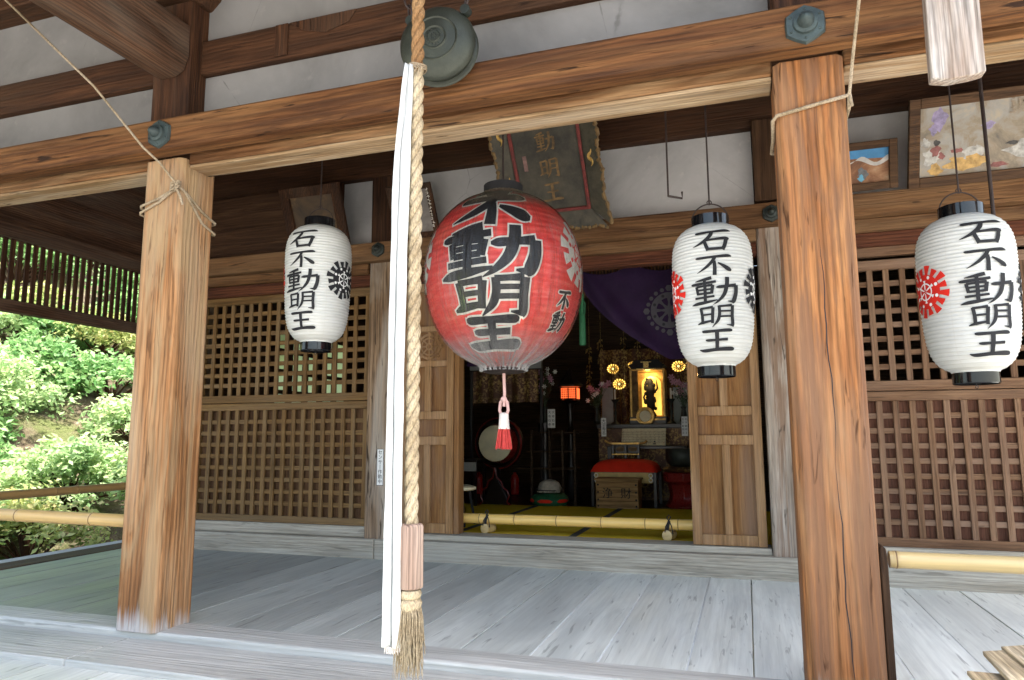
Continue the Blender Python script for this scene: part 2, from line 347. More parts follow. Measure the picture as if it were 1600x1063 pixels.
M['leafy'] = leaf('yellow_leaves', (.22,.31,.08), (.40,.46,.16), (.55,.46,.20))

# ------------------------------------------------------------------ mesh builder
def wloc(o):
    v = Vector((0, 0, 0))
    while o is not None: v += o.location; o = o.parent
    return v
class MB:
    def __init__(s): s.v = []; s.f = []; s.mi = []; s.att = []; s.cur = 0; s.a = 0.0
    def add(s, vs, fs):
        o = len(s.v); s.v += [Vector(v) for v in vs]
        for f in fs: s.f.append([o+i for i in f]); s.mi.append(s.cur); s.att.append(s.a)
        return s
    def box(s, x0, x1, y0, y1, z0, z1, mat=None):
        vs = [(x, y, z) for z in (z0, z1) for y in (y0, y1) for x in (x0, x1)]
        if mat is not None: vs = [mat @ Vector(v) for v in vs]
        return s.add(vs, [(0,2,3,1), (4,5,7,6), (0,1,5,4), (2,6,7,3), (0,4,6,2), (1,3,7,5)])
    def prism(s, prof, a, b, axis='Z'):
        # closed 2-D profile swept from a to b along an axis
        n = len(prof)
        def P(u, v, t): return {'Z': (u, v, t), 'Y': (u, t, v), 'X': (t, u, v)}[axis]
        vs = [P(u, v, a) for u, v in prof] + [P(u, v, b) for u, v in prof]
        return s.add(vs, [tuple(range(n))[::-1], tuple(range(n, 2*n))] + [(i, (i+1) % n, n+(i+1) % n, n+i) for i in range(n)])
    def lathe(s, prof, seg=32, mat=None, cap=True):
        vs = []; fs = []
        for r, z in prof:
            for k in range(seg):
                a = 2*PI*k/seg; vs.append(Vector((r*math.cos(a), r*math.sin(a), z)))
        n = len(prof)
        for i in range(n-1):
            for k in range(seg): fs.append((i*seg+k, i*seg+(k+1) % seg, (i+1)*seg+(k+1) % seg, (i+1)*seg+k))
        if cap: fs += [tuple(range(seg))[::-1], tuple(range((n-1)*seg, n*seg))]
        if mat is not None: vs = [mat @ v for v in vs]
        return s.add(vs, fs)
    def tube(s, pts, r, seg=8, cap=True):
        pts = [Vector(p) for p in pts]; n = len(pts); vs = []; fs = []
        rs = r if isinstance(r, (list, tuple)) else [r]*n
        nrm = None
        for i, p in enumerate(pts):
            d = (pts[min(i+1, n-1)] - pts[max(i-1, 0)]).normalized()
            if nrm is None: nrm = d.orthogonal().normalized()
            nrm = (nrm - d*nrm.dot(d)); nrm = nrm.normalized() if nrm.length > 1e-6 else d.orthogonal().normalized()
            b = d.cross(nrm)
            for k in range(seg):
                a = 2*PI*k/seg; vs.append(p + rs[i]*(math.cos(a)*nrm + math.sin(a)*b))
        for i in range(n-1):
            for k in range(seg): fs.append((i*seg+k, i*seg+(k+1) % seg, (i+1)*seg+(k+1) % seg, (i+1)*seg+k))
        if cap: fs += [tuple(range(seg))[::-1], tuple(range((n-1)*seg, n*seg))]
        return s.add(vs, fs)
    def ball(s, c, r, seg=14, rings=8, sz=1.0):
        prof = [(max(1e-4, r*math.sin(PI*i/rings)), -r*sz*math.cos(PI*i/rings)) for i in range(rings+1)]
        return s.lathe(prof, seg, Matrix.Translation(c), cap=False)
    def grid(s, fn, nu, nv):
        vs = [fn(i/nu, j/nv) for j in range(nv+1) for i in range(nu+1)]
        return s.add(vs, [(j*(nu+1)+i, j*(nu+1)+i+1, (j+1)*(nu+1)+i+1, (j+1)*(nu+1)+i) for j in range(nv) for i in range(nu)])
    def xf(s, m): s.v = [m @ v for v in s.v]; return s
    def build(s, name, mats, parent=None, bevel=0., smooth=False, ang=35, fix=False, solid=0., local=False):
        me = bpy.data.meshes.new(name); off = wloc(parent) if (parent is not None and not local) else Vector()
        me.from_pydata([v-off for v in s.v], [], s.f)
        for m in (mats if isinstance(mats, (list, tuple)) else [mats]): me.materials.append(m)
        me.polygons.foreach_set('material_index', s.mi)
        if any(s.att):
            at = me.attributes.new('board', 'FLOAT', 'FACE'); at.data.foreach_set('value', s.att)
        if fix:
            bm = bmesh.new(); bm.from_mesh(me); bmesh.ops.recalc_face_normals(bm, faces=bm.faces); bm.to_mesh(me); bm.free()
        if smooth or bevel:
            me.shade_smooth(); me.set_sharp_from_angle(angle=R(ang))
        o = bpy.data.objects.new(name, me); COL.objects.link(o)
        if parent is not None: o.parent = parent
        if solid:
            md = o.modifiers.new('solid', 'SOLIDIFY'); md.thickness = solid; md.offset = 0
        if bevel:
            md = o.modifiers.new('bevel', 'BEVEL'); md.width = bevel; md.segments = 2; md.limit_method = 'ANGLE'; md.angle_limit = R(40)
        return o

def tag(o, label=None, cat=None, group=None, kind=None):
    for k, v in (('label', label), ('category', cat), ('group', group), ('kind', kind)):
        if v: o[k] = v
    return o
def thing(name, label, cat, loc=(0, 0, 0), group=None):
    o = bpy.data.objects.new(name, None); COL.objects.link(o); o.location = loc; o.empty_display_size = .1
    return tag(o, label, cat, group)
def copy_thing(root, loc, rotz, label):
    c = root.copy(); COL.objects.link(c); c.location = loc; c.rotation_euler = (0, 0, rotz); c['label'] = label
    for ch in list(root.children):
        d = ch.copy(); COL.objects.link(d); d.parent = c
        for g in list(ch.children):
            e = g.copy(); COL.objects.link(e); e.parent = d
    return c

# ------------------------------------------------------------------ brush writing
STROKES = {
 '石': [[(.02,.86,.03),(.10,.85,.085),(.5,.885,.075),(.86,.93,.10),(.99,.90,.03)],
       [(.47,.90,.12),(.42,.70,.12),(.27,.48,.10),(.10,.33,.06),(-.02,.26,.01)],
       [(.27,.52,.10),(.31,.32,.105),(.37,.06,.115)],
       [(.26,.50,.08),(.5,.53,.075),(.80,.575,.10),(.90,.53,.06)],
       [(.83,.56,.13),(.79,.32,.12),(.72,.07,.115)],
       [(.36,.12,.09),(.55,.125,.085),(.74,.145,.09)]],
 '不': [[(.0,.88,.03),(.08,.86,.09),(.5,.89,.085),(.86,.93,.105),(.98,.90,.03)],
       [(.52,.88,.12),(.45,.68,.11),(.27,.40,.09),(.03,.16,.015)],
       [(.50,.70,.11),(.51,.4,.12),(.50,.02,.13)],
       [(.60,.60,.04),(.74,.46,.11),(.88,.30,.15),(.96,.22,.06)]],
 '動': [[(.43,.97,.09),(.28,.92,.08),(.08,.87,.02)],
       [(-.02,.76,.03),(.05,.76,.075),(.3,.79,.07),(.52,.83,.07)],
       [(.10,.68,.075),(.13,.38,.075)],
       [(.10,.67,.06),(.28,.69,.06),(.45,.71,.08)],
       [(.45,.71,.09),(.42,.40,.085)],
       [(.13,.545,.055),(.42,.565,.055)],
       [(.13,.41,.06),(.42,.43,.06)],
       [(.28,.91,.08),(.285,.5,.085),(.28,.10,.085)],
       [(.06,.26,.06),(.28,.28,.06),(.48,.31,.06)],
       [(-.02,.02,.02),(.10,.06,.085),(.30,.10,.08),(.54,.17,.03)],
       [(.52,.62,.03),(.60,.63,.085),(.78,.66,.075),(.96,.70,.10)],
       [(.96,.70,.11),(.95,.42,.115),(.90,.16,.12),(.85,.07,.08)],
       [(.88,.10,.08),(.76,.12,.02)],
       [(.76,.98,.11),(.75,.72,.11),(.69,.38,.10),(.56,.13,.06),(.44,.0,.01)]],
 '明': [[(.09,.86,.10),(.12,.5,.10),(.12,.14,.10)],
       [(.08,.83,.08),(.25,.85,.075),(.42,.88,.10)],
       [(.42,.87,.11),(.40,.5,.105),(.39,.16,.10)],
       [(.13,.54,.065),(.39,.565,.065)],
       [(-.02,.13,.03),(.12,.20,.09),(.39,.27,.07)],
       [(.58,.94,.10),(.59,.6,.105),(.54,.28,.10),(.38,-.02,.015)],
       [(.57,.90,.08),(.75,.92,.075),(.94,.95,.10)],
       [(.95,.95,.12),(.94,.5,.115),(.95,.10,.12),(.93,.0,.08)],
       [(.95,.05,.08),(.78,.08,.02)],
       [(.60,.685,.065),(.92,.70,.065)],
       [(.60,.45,.065),(.92,.465,.065)]],
 '王': [[(.10,.91,.04),(.18,.89,.10),(.5,.91,.09),(.84,.94,.11),(.92,.91,.04)],
       [(.18,.50,.04),(.26,.49,.085),(.5,.50,.08),(.80,.53,.09)],
       [(.50,.91,.14),(.50,.5,.135),(.49,.10,.135)],
       [(-.05,.08,.03),(.10,.03,.10),(.5,.075,.105),(.92,.10,.13),(1.02,.06,.05)]],
}
def catmull(p, n):
    out = []; m = len(p)
    for i in range(m-1):
        a, b, c, d = p[max(i-1, 0)], p[i], p[i+1], p[min(i+2, m-1)]
        for k in range(n):
            t = k/n
            out.append(tuple(.5*((2*b[j]) + (-a[j]+c[j])*t + (2*a[j]-5*b[j]+4*c[j]-d[j])*t*t + (-a[j]+3*b[j]-3*c[j]+d[j])*t**3) for j in range(len(b))))
    out.append(tuple(p[-1])); return out
def write(mb, ch, fn, u0, v0, w, h, grow=0., lift=0., n=6, wk=1.0):
    """brush strokes of one character into box (u0,v0,w,h); fn(u,v,off) gives the 3-D point"""
    for si, st in enumerate(STROKES[ch]):
        st = [tuple(q) for q in st]
        if len(st) == 2: st = [st[0], tuple((a+b)/2 for a, b in zip(*st)), st[1]]
        sp = catmull(st, n)
        pts = [Vector((u0+x*w, v0+y*h)) for x, y, _ in sp]; ws = [max(.004, q[2])*wk for q in sp]
        if grow:
            d0 = (pts[0]-pts[1]).normalized(); d1 = (pts[-1]-pts[-2]).normalized()
            pts = [pts[0]+d0*grow] + pts + [pts[-1]+d1*grow]; ws = [ws[0]] + ws + [ws[-1]]
        sc = (w+h)/2; vs = []; fs = []
        for i, p in enumerate(pts):
            d = (pts[min(i+1, len(pts)-1)]-pts[max(i-1, 0)]).normalized(); nn = Vector((-d.y, d.x)); hw = ws[i]*sc*.5+grow
            for k in (-1, -.33, .33, 1): q = p+nn*hw*k; vs.append(fn(q.x, q.y, lift+si*.00005))
        for i in range(len(pts)-1):
            for k in range(3): fs.append((i*4+k, i*4+k+1, i*4+k+5, i*4+k+4))
        mb.add(vs, fs)
def text_mesh(name, body, size, mat, parent, mtx, vertical=True, extrude=.0006):
    c = bpy.data.curves.new(name, 'FONT'); c.body = '\n'.join(body) if vertical else body
    c.size = size; c.align_x = 'CENTER'; c.align_y = 'CENTER'; c.extrude = extrude; c.space_line = .92
    tmp = bpy.data.objects.new(name, c)
    me = bpy.data.meshes.new_from_object(tmp); bpy.data.objects.remove(tmp); bpy.data.curves.remove(c)
    off = Matrix.Translation(-wloc(parent)) if parent is not None else Matrix()
    me.transform(off @ mtx); me.materials.clear(); me.materials.append(mat); me.name = name
    o = bpy.data.objects.new(name, me); COL.objects.link(o); o.parent = parent
    return o
FRONT = Matrix.Rotation(R(90), 4, 'X')      # text plane facing -Y

# ================================================================== ground, hillside, floors
def plank_run(name, xs, y0, y1, z1, th, mat, gap=.0026, bev=.003):
    b = MB(); rr = random.Random(name)
    for a, c in zip(xs[:-1], xs[1:]):
        q = min(1, max(0, ((a+c)/2+4.0)/4.9)) if y0 > 2.7 else .8; b.a = min(1, max(.02, q*q*(3-2*q)+rr.uniform(-.13, .13))); dz = rr.uniform(-.0016, .0008)  # porch boards paler rightward: wear plus light falloff put into board tone
        b.box(a+gap, c-gap, y0, y1, z1-th, z1+dz)
    b.cur = 1
    for c in xs[1:-1]:
        if rr.random() < .55: b.a = .9; b.box(c-gap*.95, c+gap*.95, y0+.01, y1-.03, z1-.03, z1-.0022)  # pale seam dust, also painting in light caught on worn board edges
    o = b.build(name, [mat, M['dust']], bevel=bev); tag(o, kind='structure'); return o
M['wallw'] = wood('bleached_post_wood', (.22,.16,.115), (.36,.30,.245), (.49,.44,.385), 'Z', zone=(.19,.105,.058), rings=.5, fine=.6, gray=(.38,.33,.28), gamt=.7, spots=.9)
M['darkx2'] = wood('board_cladding_wood', (.028,.013,.007), (.062,.030,.015), (.105,.055,.028), 'X', rings=.5, fine=.7)
M['plasterw'] = plaster(2.5)
M['dust'] = plain('seam_dust_glint', (.72,.73,.72), .9, 0, .2, 12, .1, spec=.1)
XS = [-4.68,-4.4,-4.12,-3.8,-3.5,-3.3,-2.91,-2.63,-2.3,-2.0,-1.72,-1.43,-1.14,-.85,-.58,-.25,-.015,.26,.52,.79,1.07,1.35,1.64,1.93,2.22,2.5,2.8]
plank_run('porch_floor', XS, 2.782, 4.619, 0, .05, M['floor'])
plank_run('entrance_floor', [-5.2+.31*i for i in range(26)], .75, 2.268, -.05, .05, M['floor'])
b = MB(); b.box(-4.7, 2.8, 2.60, 2.78, -.07, .006)
tag(b.build('porch_kerb', M['kamachi'], bevel=.012), kind='structure')
b = MB(); b.box(-5.2, -2.646, 2.27, 2.598, -.10, -.026); b.box(-2.643, 2.8, 2.27, 2.598, -.10, -.025)
tag(b.build('entrance_ledge', M['kamachi'], bevel=.008), kind='structure')
b = MB(); b.box(-4.93, -4.684, 2.62, 9.4, -.12, .004)
tag(b.build('porch_side_kerb', M['darky'], bevel=.01), kind='structure')
b = MB(); b.box(-5.29, -4.935, 1.0, 9.4, -.76, -.035)
tag(b.build('stone_edging', M['stone'], bevel=.015), kind='structure')
b = MB(); b.grid(lambda u, v: (-90+180*u, -60+150*v, -.75+.02*noise.noise(Vector((u*90, v*75, 0)))), 60, 50)
tag(b.build('ground', M['gravel'], smooth=True), kind='structure')
b = MB(); b.grid(lambda u, v: (-13+7.71*u, -4+24*v, -.735+.03*noise.noise(Vector((u*12, v*26, 3)))+.02*u), 40, 90)
tag(b.build('moss_path', M['ground'], smooth=True), kind='structure')
# hillside to the left: strike direction S, uphill direction T
HT = Vector((-.80, .60, 0)); HS = Vector((.60, .80, 0)); HB = Vector((-8.6, 8.6, 0))
def hillz(s, t):
    tt = max(0, t)
    return -.76 + tt*.62 + .35*min(1, tt/1.2)*noise.noise(Vector((s*.45, tt*.5, 1.3))) + .12*min(1, tt)*noise.noise(Vector((s*1.7, tt*1.9, 5.1)))
def hillp(s, t):
    p = HB + HS*s + HT*t; return Vector((p.x, p.y, hillz(s, t)))
b = MB(); b.grid(lambda u, v: hillp(-16+44*u, -.6+30*v), 140, 100)
tag(b.build('hillside', M['hill'], smooth=True), kind='structure')

# ================================================================== temple hall
PW = .235
hall = thing('temple_hall', 'old timber temple hall with a deep porch, square pillars, lattice walls and grey plaster', 'temple', (0, 3.7, 0))
def part(mb, name, mat, parent=None, bevel=.006, **k): return mb.build(name, mat, parent or hall, bevel=bevel, **k)
def oct_prof(x0, x1, y0, y1, c): return [(x0+c,y0),(x1-c,y0),(x1,y0+c),(x1,y1-c),(x1-c,y1),(x0+c,y1),(x0,y1-c),(x0,y0+c)]
for x0, lab in ((-2.735, 'pale front pillar with a cord knotted round it'), (.152, 'broad front pillar with a long vertical crack')):
    b = MB(); b.prism(oct_prof(x0, x0+PW, 2.58, 2.58+PW, .022), 0.001, 2.188)
    p = part(b, 'front_pillar', M['pillar' if x0 < 0 else 'pillarr'], bevel=.004); p['label'] = lab
    b = MB(); b.prism(oct_prof(x0+.004, x0+PW-.004, 2.584, 2.57+PW, .014), 2.345, 3.0)
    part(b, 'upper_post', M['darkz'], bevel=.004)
# long crack in the right pillar
b = MB(); cr = []
for i in range(26):
    z = .02+i*.06; cr.append((.287+.003*math.sin(i*.9)+.002*math.sin(i*2.3)-.030*(z/2)+.006*(z > .75), z, .0016*abs(math.sin(PI*(i+.5)/13))+.0003))
for (xa, za, wa), (xb, zb, wb) in zip(cr[:-1], cr[1:]):
    b.add([(xa-wa, 2.5792, za), (xa+wa, 2.5792, za), (xb+wb, 2.5792, zb), (xb-wb, 2.5792, zb)], [(0, 1, 2, 3)])
pill = [o for o in hall.children if o.name.startswith('front_pillar')]
b.build('crack', M['ink'], pill[1])
# head beam across the front, with nail covers
b = MB(); b.box(-7.2, 3.2, 2.48, 2.578, 2.19, 2.342)
hb = part(b, 'head_beam', M['beam'], bevel=.010)
def nail_cover(x, y, z, r, parent, mat):
    b = MB(); T = Matrix.Translation((x, y, z)) @ Matrix.Rotation(R(90), 4, 'X')
    prof = []
    for k in range(36):
        a = 2*PI*k/36; prof.append((a, r*(1-.10*abs(math.cos(3*a)) ** .6 + .04)))
    vs = [T @ Vector((q*math.cos(a), q*math.sin(a), 0)) for a, q in prof] + [T @ Vector((q*.93*math.cos(a), q*.93*math.sin(a), .012)) for a, q in prof] + [T @ Vector((q*.62*math.cos(a), q*.62*math.sin(a), .016)) for a, q in prof]
    n = 36
    b.add(vs, [(i, (i+1) % n, n+(i+1) % n, n+i) for i in range(n)] + [(n+i, n+(i+1) % n, 2*n+(i+1) % n, 2*n+i) for i in range(n)] + [tuple(range(2*n, 3*n))])
    b.lathe([(r*.60, .014), (r*.56, .026), (r*.40, .030), (r*.36, .044), (r*.22, .058), (r*.06, .066)], 20, T)
    for k in range(6):
        a = PI/6+k*PI/3; b.ball(T @ Vector((r*.76*math.cos(a), r*.76*math.sin(a), .014)), r*.07, 8, 4)
    o = b.build('nail_cover', mat, parent, smooth=True, ang=30)
nail_cover(-2.545, 2.478, 2.262, .068, hb, M['patina']); nail_cover(.258, 2.478, 2.256, .070, hb, M['patina'])
for x0, x1 in ((-7.2, -2.737), (-2.498, .150), (.389, 3.2)):
    b = MB(); b.box(x0, x1, 2.615, 2.755, 2.160, 2.30); tb = part(b, 'tie_beam', M['tie'], bevel=.008); b = MB(); b.box(x0+.002, x1-.002, 2.619, 2.752, 2.144, 2.1595); b.build('bounce_lit_soffit', M['soffit'], tb, bevel=.005)  # added strip: floor bounce on the beam underside put into its pale colour
for x0, x1 in ((-7.2, -2.733), (-2.502, .154), (.385, 3.2)):
    b = MB(); b.box(x0, x1, 2.66, 2.75, 2.645, 2.822); part(b, 'upper_tie_beam', M['darkx'], bevel=.008)
    b = MB(); b.box(x0, x1, 2.70, 2.74, 2.301, 2.644); part(b, 'plaster_panel', M['plaster'], bevel=0)
    b = MB(); b.box(x0, x1, 2.70, 2.74, 2.823, 3.20); part(b, 'plaster_panel', M['plaster'], bevel=0)
b = MB(); b.box(-2.06, -1.99, 2.650, 2.659, 2.655, 2.815); b.prism([(-1.98,2.815),(-1.62,2.815),(-1.66,2.76),(-1.78,2.73),(-1.90,2.76)], 2.652, 2.659, 'Y')
part(b, 'patch_board', M['darkz'], bevel=.002)
b = MB(); b.box(-7.2, 3.2, 2.56, 2.80, 3.202, 3.40); part(b, 'purlin', M['darkx'], bevel=.01)
# bracket sets above the posts
for xc in (-2.617, .27):
    b = MB(); b.prism([(xc-.13,3.0),(xc+.13,3.0),(xc+.185,3.05),(xc+.185,3.10),(xc-.185,3.10),(xc-.185,3.05)], 2.53, 2.86, 'Y')
    part(b, 'bracket_block', M['darkx'], bevel=.006)
    pr = [(xc-.55,3.2),(xc-.55,3.15)] + [(xc-.55+.22*i/6, 3.15-.075*math.sin(PI/2*i/6)) for i in range(1, 7)] + [(xc+.33+.22*i/6, 3.075+.075*(1-math.cos(PI/2*i/6))) for i in range(0, 7)] + [(xc+.55,3.2)]
    b = MB(); b.prism(pr, 2.60, 2.76, 'Y'); part(b, 'bracket_arm', M['darkx'], bevel=.006)
    # beam running out towards the front from the post
    pr = [(xc-.11,2.86),(xc-.115,2.70),(xc-.09,2.63),(xc-.04,2.605),(xc+.04,2.605),(xc+.09,2.63),(xc+.115,2.70),(xc+.11,2.86)]
    if xc < 0: b = MB(); b.prism(pr, .3, 2.582, 'Y'); part(b, 'rainbow_beam', M['darky'], bevel=.004)
# roof over porch and entrance: unseen edge, deeper at left to darken that floor
b = MB(); rr = random.Random(4); XC = -1.0
def slope(x0, x1, y0, d0, d1):
    z0 = 3.52-(2.9-y0)*.135
    b.add([(x0,y0,z0+d0),(x1,y0,z0+d0),(x1,2.9,3.52+d0),(x0,2.9,3.52+d0),(x0,y0,z0+d1),(x1,y0,z0+d1),(x1,2.9,3.52+d1),(x0,2.9,3.52+d1)], [(0,3,2,1),(4,5,6,7),(0,1,5,4),(2,3,7,6),(0,4,7,3),(1,2,6,5)])
EY = lambda x: .15 if x < XC else 1.6
for i in range(43):
    b.a = rr.uniform(.05, 1); x = -7.2+i*.24; slope(x+.002, x+.238, EY(x), 0, .04)
roof = part(b, 'roof', M['ceil'], bevel=0)
for i in range(18):
    x = -6.9+i*.56; b = MB(); slope(x-.035, x+.035, EY(x)+.02, -.09, -.002); b.build('rafter', M['darky'], roof)
b = MB(); b.box(-7.6, XC, .1, 10, 3.57, 3.62); b.box(XC, 3.15, 1.55, 10, 3.57, 3.62); b.box(-7.6, 3.15, 2.9, 10, 3.42, 3.57); b.build('roof_deck', M['darkx'], roof)
# porch ceiling
b = MB(); rr = random.Random(9)
for i in range(34):
    b.a = rr.uniform(.05, 1); x = -4.86+i*.235; b.box(x+.002, x+.233, 2.76, 4.66, 3.02, 3.05)
pc = part(b, 'porch_ceiling', M['ceil'], bevel=.002)
for y in (3.15, 3.65, 4.15):
    b = MB(); b.box(-4.86, 3.1, y-.03, y+.03, 2.965, 3.018); b.build('ceiling_batten', M['darkx'], pc, bevel=.003)
# porch side: slatted screen hanging under the eave
b = MB(); b.box(-4.85, -4.77, 2.76, 6.2, 2.236, 2.345)
sc = part(b, 'slat_screen', M['darky'], bevel=.005)
b = MB(); b.box(-4.85, -4.77, 2.76, 6.2, 1.722, 1.805); b.build('bottom_rail', M['darky'], sc, bevel=.005)
b = MB(); b.box(-4.86, -4.80, 2.76, 6.2, 2.346, 3.02); b.build('side_board', M['darky'], sc, bevel=.003)
for i in range(60):
    y = 2.79+.0557*i; b = MB(); b.box(-4.812, -4.80, y, y+.032, 1.806, 2.235); b.build('slat', M['darkz'], sc)
# ---- inner wall of the porch
b = MB()
WP = ((-2.648, 'weathered wall post with a narrow sensor notice'), (.118, 'bleached wall post beside the right door'), (-4.47, ''), (2.65, ''))
for x0, lab in WP:
    b = MB(); b.prism(oct_prof(x0, x0+.232, 4.62, 4.85, .012), .008, 2.29); p = part(b, 'wall_post', M['wallw' if 0 < x0 < 1 else 'wallz'], bevel=.003)
    if lab: p['label'] = lab
    b = MB(); b.box(x0+.004, x0+.228, 4.63, 4.84, 2.2905, 2.83); part(b, 'upper_wall_post', M['darkz'], bevel=.003)
b = MB(); b.box(-4.6, 2.9, 4.535, 4.617, 2.150, 2.290); whb = part(b, 'wall_head_beam', M['wallx'], bevel=.006)
nail_cover(-2.53, 4.534, 2.228, .056, whb, M['bronzed']); nail_cover(.21, 4.534, 2.218, .056, whb, M['bronzed'])
for x0, x1 in ((-4.236, -2.650), (-2.414, .116), (.352, 2.648)):
    b = MB(); b.box(x0, x1, 4.600, 4.70, 2.072, 2.148); part(b, 'lintel', M['wallx'], bevel=.004)
    b = MB(); b.box(x0, x1, 4.640, 4.72, 1.985, 2.071); part(b, 'door_track', M['redx'], bevel=.004)
    b = MB(); b.box(x0, x1, 4.675, 4.71, 2.291, 2.826); part(b, 'wall_plaster', M['plasterw'], bevel=0)
b = MB(); b.box(-4.6, 2.9, 4.60, 4.72, 2.827, 3.018); part(b, 'wall_top_beam', M['darkx'], bevel=.006)
b = MB(); rr = random.Random(2)
for i in range(4): b.box(-4.236, -2.93, 4.650+.003*(i%2), 4.672, 2.292+i*.134, 2.292+(i+1)*.134-.003)
part(b, 'board_cladding', M['darkx2'], bevel=.002)
b = MB(); b.box(-2.98, -2.90, 4.640, 4.649, 2.291, 2.826); part(b, 'plaster_trim', M['darkz'], bevel=.002); b = MB(); b.box(.365, .40, 4.655, 4.674, 2.291, 2.826); part(b, 'plaster_trim', M['darkz'], bevel=.002)
# sill beams
b = MB(); b.box(-4.6, -2.547, 4.585, 4.80, -.03, .135); b.box(-2.544, 2.9, 4.590, 4.80, -.03, .135); part(b, 'sill_beam', M['sill'], bevel=.008)
b = MB(); b.box(-2.410, .114, 4.640, 4.83, .136, .176); part(b, 'threshold', M['sill'], bevel=.004)
for x0, x1 in ((-4.236, -2.650), (.352, 2.648)):
    b = MB(); b.box(x0, x1, 4.645, 4.80, .136, .212); part(b, 'wall_sill', M['sill'], bevel=.005)
# lattice walls
def lattice(x0, x1, zt, zm, zb, tones, label):
    mz, mx, mb_ = tones
    y0, y1 = 4.672, 4.712
    b = MB()
    b.box(x0, x1, y0, y1, zb, zb+.052); b.box(x0, x1, y0, y1, zt-.062, zt)
    b.box(x0, x1, y0-.006, y1, zm+.002, zm+.062); b.box(x0, x1, y0-.004, y1, zm-.058, zm-.002)
    b.cur = 1; b.box(x0, x0+.05, y0-.002, y1, zb+.052, zm-.06); b.box(x1-.05, x1, y0-.002, y1, zb+.052, zm-.06); b.box(x0, x0+.05, y0-.002, y1, zm+.062, zt-.062); b.box(x1-.05, x1, y0-.002, y1, zm+.062, zt-.062)
    fr = part(b, 'lattice_wall', [mx, mz], bevel=.004); fr['label'] = label
    sp = .0862; nx = int((x1-x0-.1)/sp); dx = (x1-x0-.1)/nx
    for nm, za, zc in (('lower_lattice', zb+.052, zm-.058), ('upper_lattice', zm+.062, zt-.062)):
        nz = max(2, round((zc-za)/sp)); dz = (zc-za)/nz
        b = MB()
        for i in range(1, nx): x = x0+.05+i*dx; b.box(x-.0165, x+.0165, y0+.003, y0+.022, za, zc)
        l = b.build(nm, mz, fr, bevel=.002)
        b = MB()
        for i in range(1, nz): z = za+i*dz; b.box(x0+.05, x1-.05, y0+.0125, y0+.030, z-.0165, z+.0165)
        b.build(nm+'_bar', mx, fr, bevel=.002)
        if nm == 'lower_lattice':
            b = MB(); b.box(x0+.04, x1-.04, y0+.034, y0+.038, za-.01, zc+.01); b.build('back_board', mb_, fr)
lattice(-4.236, -2.652, 1.984, 1.124, .212, (M['latl'], M['latlx'], M['latlb']), 'olive brown lattice wall left of the doorway')
lattice(.354, 2.648, 1.905, 1.108, .212, (M['latr'], M['latrx'], M['latrb']), 'reddish brown lattice wall right of the doorway')
b = MB(); b.box(.354, 2.648, 4.665, 4.715, 1.928, 1.984); part(b, 'lattice_lintel', M['latrx'], bevel=.003)
# folding doors
def folding_door(x0, x1, y, label, carved):
    b = MB(); st = .055; y1 = y+.045; xm = (x0+x1)/2
    for a, c in ((x0, x0+st), (x1-st, x1)): b.box(a, c, y, y1, .178, 1.984)
    rails = [(.179, .245), (.795, .856), (.978, 1.036), (1.36, 1.405), (1.62, 1.66), (1.92, 1.983)]
    for a, c in rails: b.box(x0+st, x1-st, y+.003, y1, a, c)
    for a, c in ((.245, .795), (1.036, 1.36)): b.box(xm-.024, xm+.024, y+.003, y1, a, c)
    d = part(b, 'folding_door', M['door'], bevel=.004); d['label'] = label
    b = MB(); b.box(x0+st, x1-st, y+.030, y+.038, .2, 1.95); b.build('door_panel', M['doorp'], d)
    b = MB(); T = Matrix.Translation((xm, y+.028, 1.512)) @ Matrix.Rotation(R(90), 4, 'X')
    def ring(r, t, zz=0): b.tube([T @ Vector((r*math.cos(2*PI*k/28), r*math.sin(2*PI*k/28), zz)) for k in range(29)], t, 6, False)
    ring(.088, .009); ring(.062, .006); ring(.022, .008); 
    for k in range(8):
        a = k*PI/4; b.tube([T @ Vector((.022*math.cos(a), .022*math.sin(a), 0)), T @ Vector((.088*math.cos(a), .088*math.sin(a), 0))], .006, 6)
        b.ball(T @ Vector((.1*math.cos(a), .1*math.sin(a), 0)), .014, 8, 6)
    b.build('carved_wheel', M['door'], d, smooth=True)
folding_door(-.348, .092, 4.668, 'right folding door of golden brown panels', 0)
folding_door(-2.395, -1.985, 4.690, 'left folding door with a carved wheel', 1)
b = MB(); b.box(-1.983, -1.945, 4.70, 4.80, .178, 1.984); b.box(-2.41, -2.398, 4.67, 4.8, .178, 1.984); part(b, 'door_leaf_edge', M['doorp'], bevel=.003)
b = MB(); b.box(.300, .348, 4.588, 4.618, .14, .78); part(b, 'patch_strip', M['wallz'], bevel=.006)
# interior shell
b = MB()
b.box(-4.50, -4.44, 4.86, 5.9, .0, 3.058); b.box(-4.50, -4.44, 7.3, 9.6, 0, 3.058); b.box(-4.50, -4.44, 5.9, 7.3, 0, 1.1); b.box(-4.50, -4.44, 5.9, 7.3, 1.95, 3.058)
b.box(2.7, 2.76, 4.80, 9.6, 0, 3.058); b.box(-4.5, 2.76, 9.6, 9.66, 0, 3.058); b.box(-4.55, 2.9, 4.722, 4.80, 3.019, 3.058); b.box(-4.7, -4.50, 4.86, 4.92, 0, 3.4); b.box(2.76, 3.4, 4.86, 4.92, 0, 3.4)
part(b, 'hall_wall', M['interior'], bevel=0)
b = MB(); b.box(-4.5, 2.76, 4.73, 9.6, 3.06, 3.10); part(b, 'hall_ceiling', M['interior'], bevel=0)
t = NT('paper_window'); tr = t.n('ShaderNodeBsdfTranslucent'); tr.inputs[0].default_value = (.82,.86,.70,1); t.l(tr.outputs[0], t.out.inputs['Surface']); M['shoji'] = t.m
b = MB()
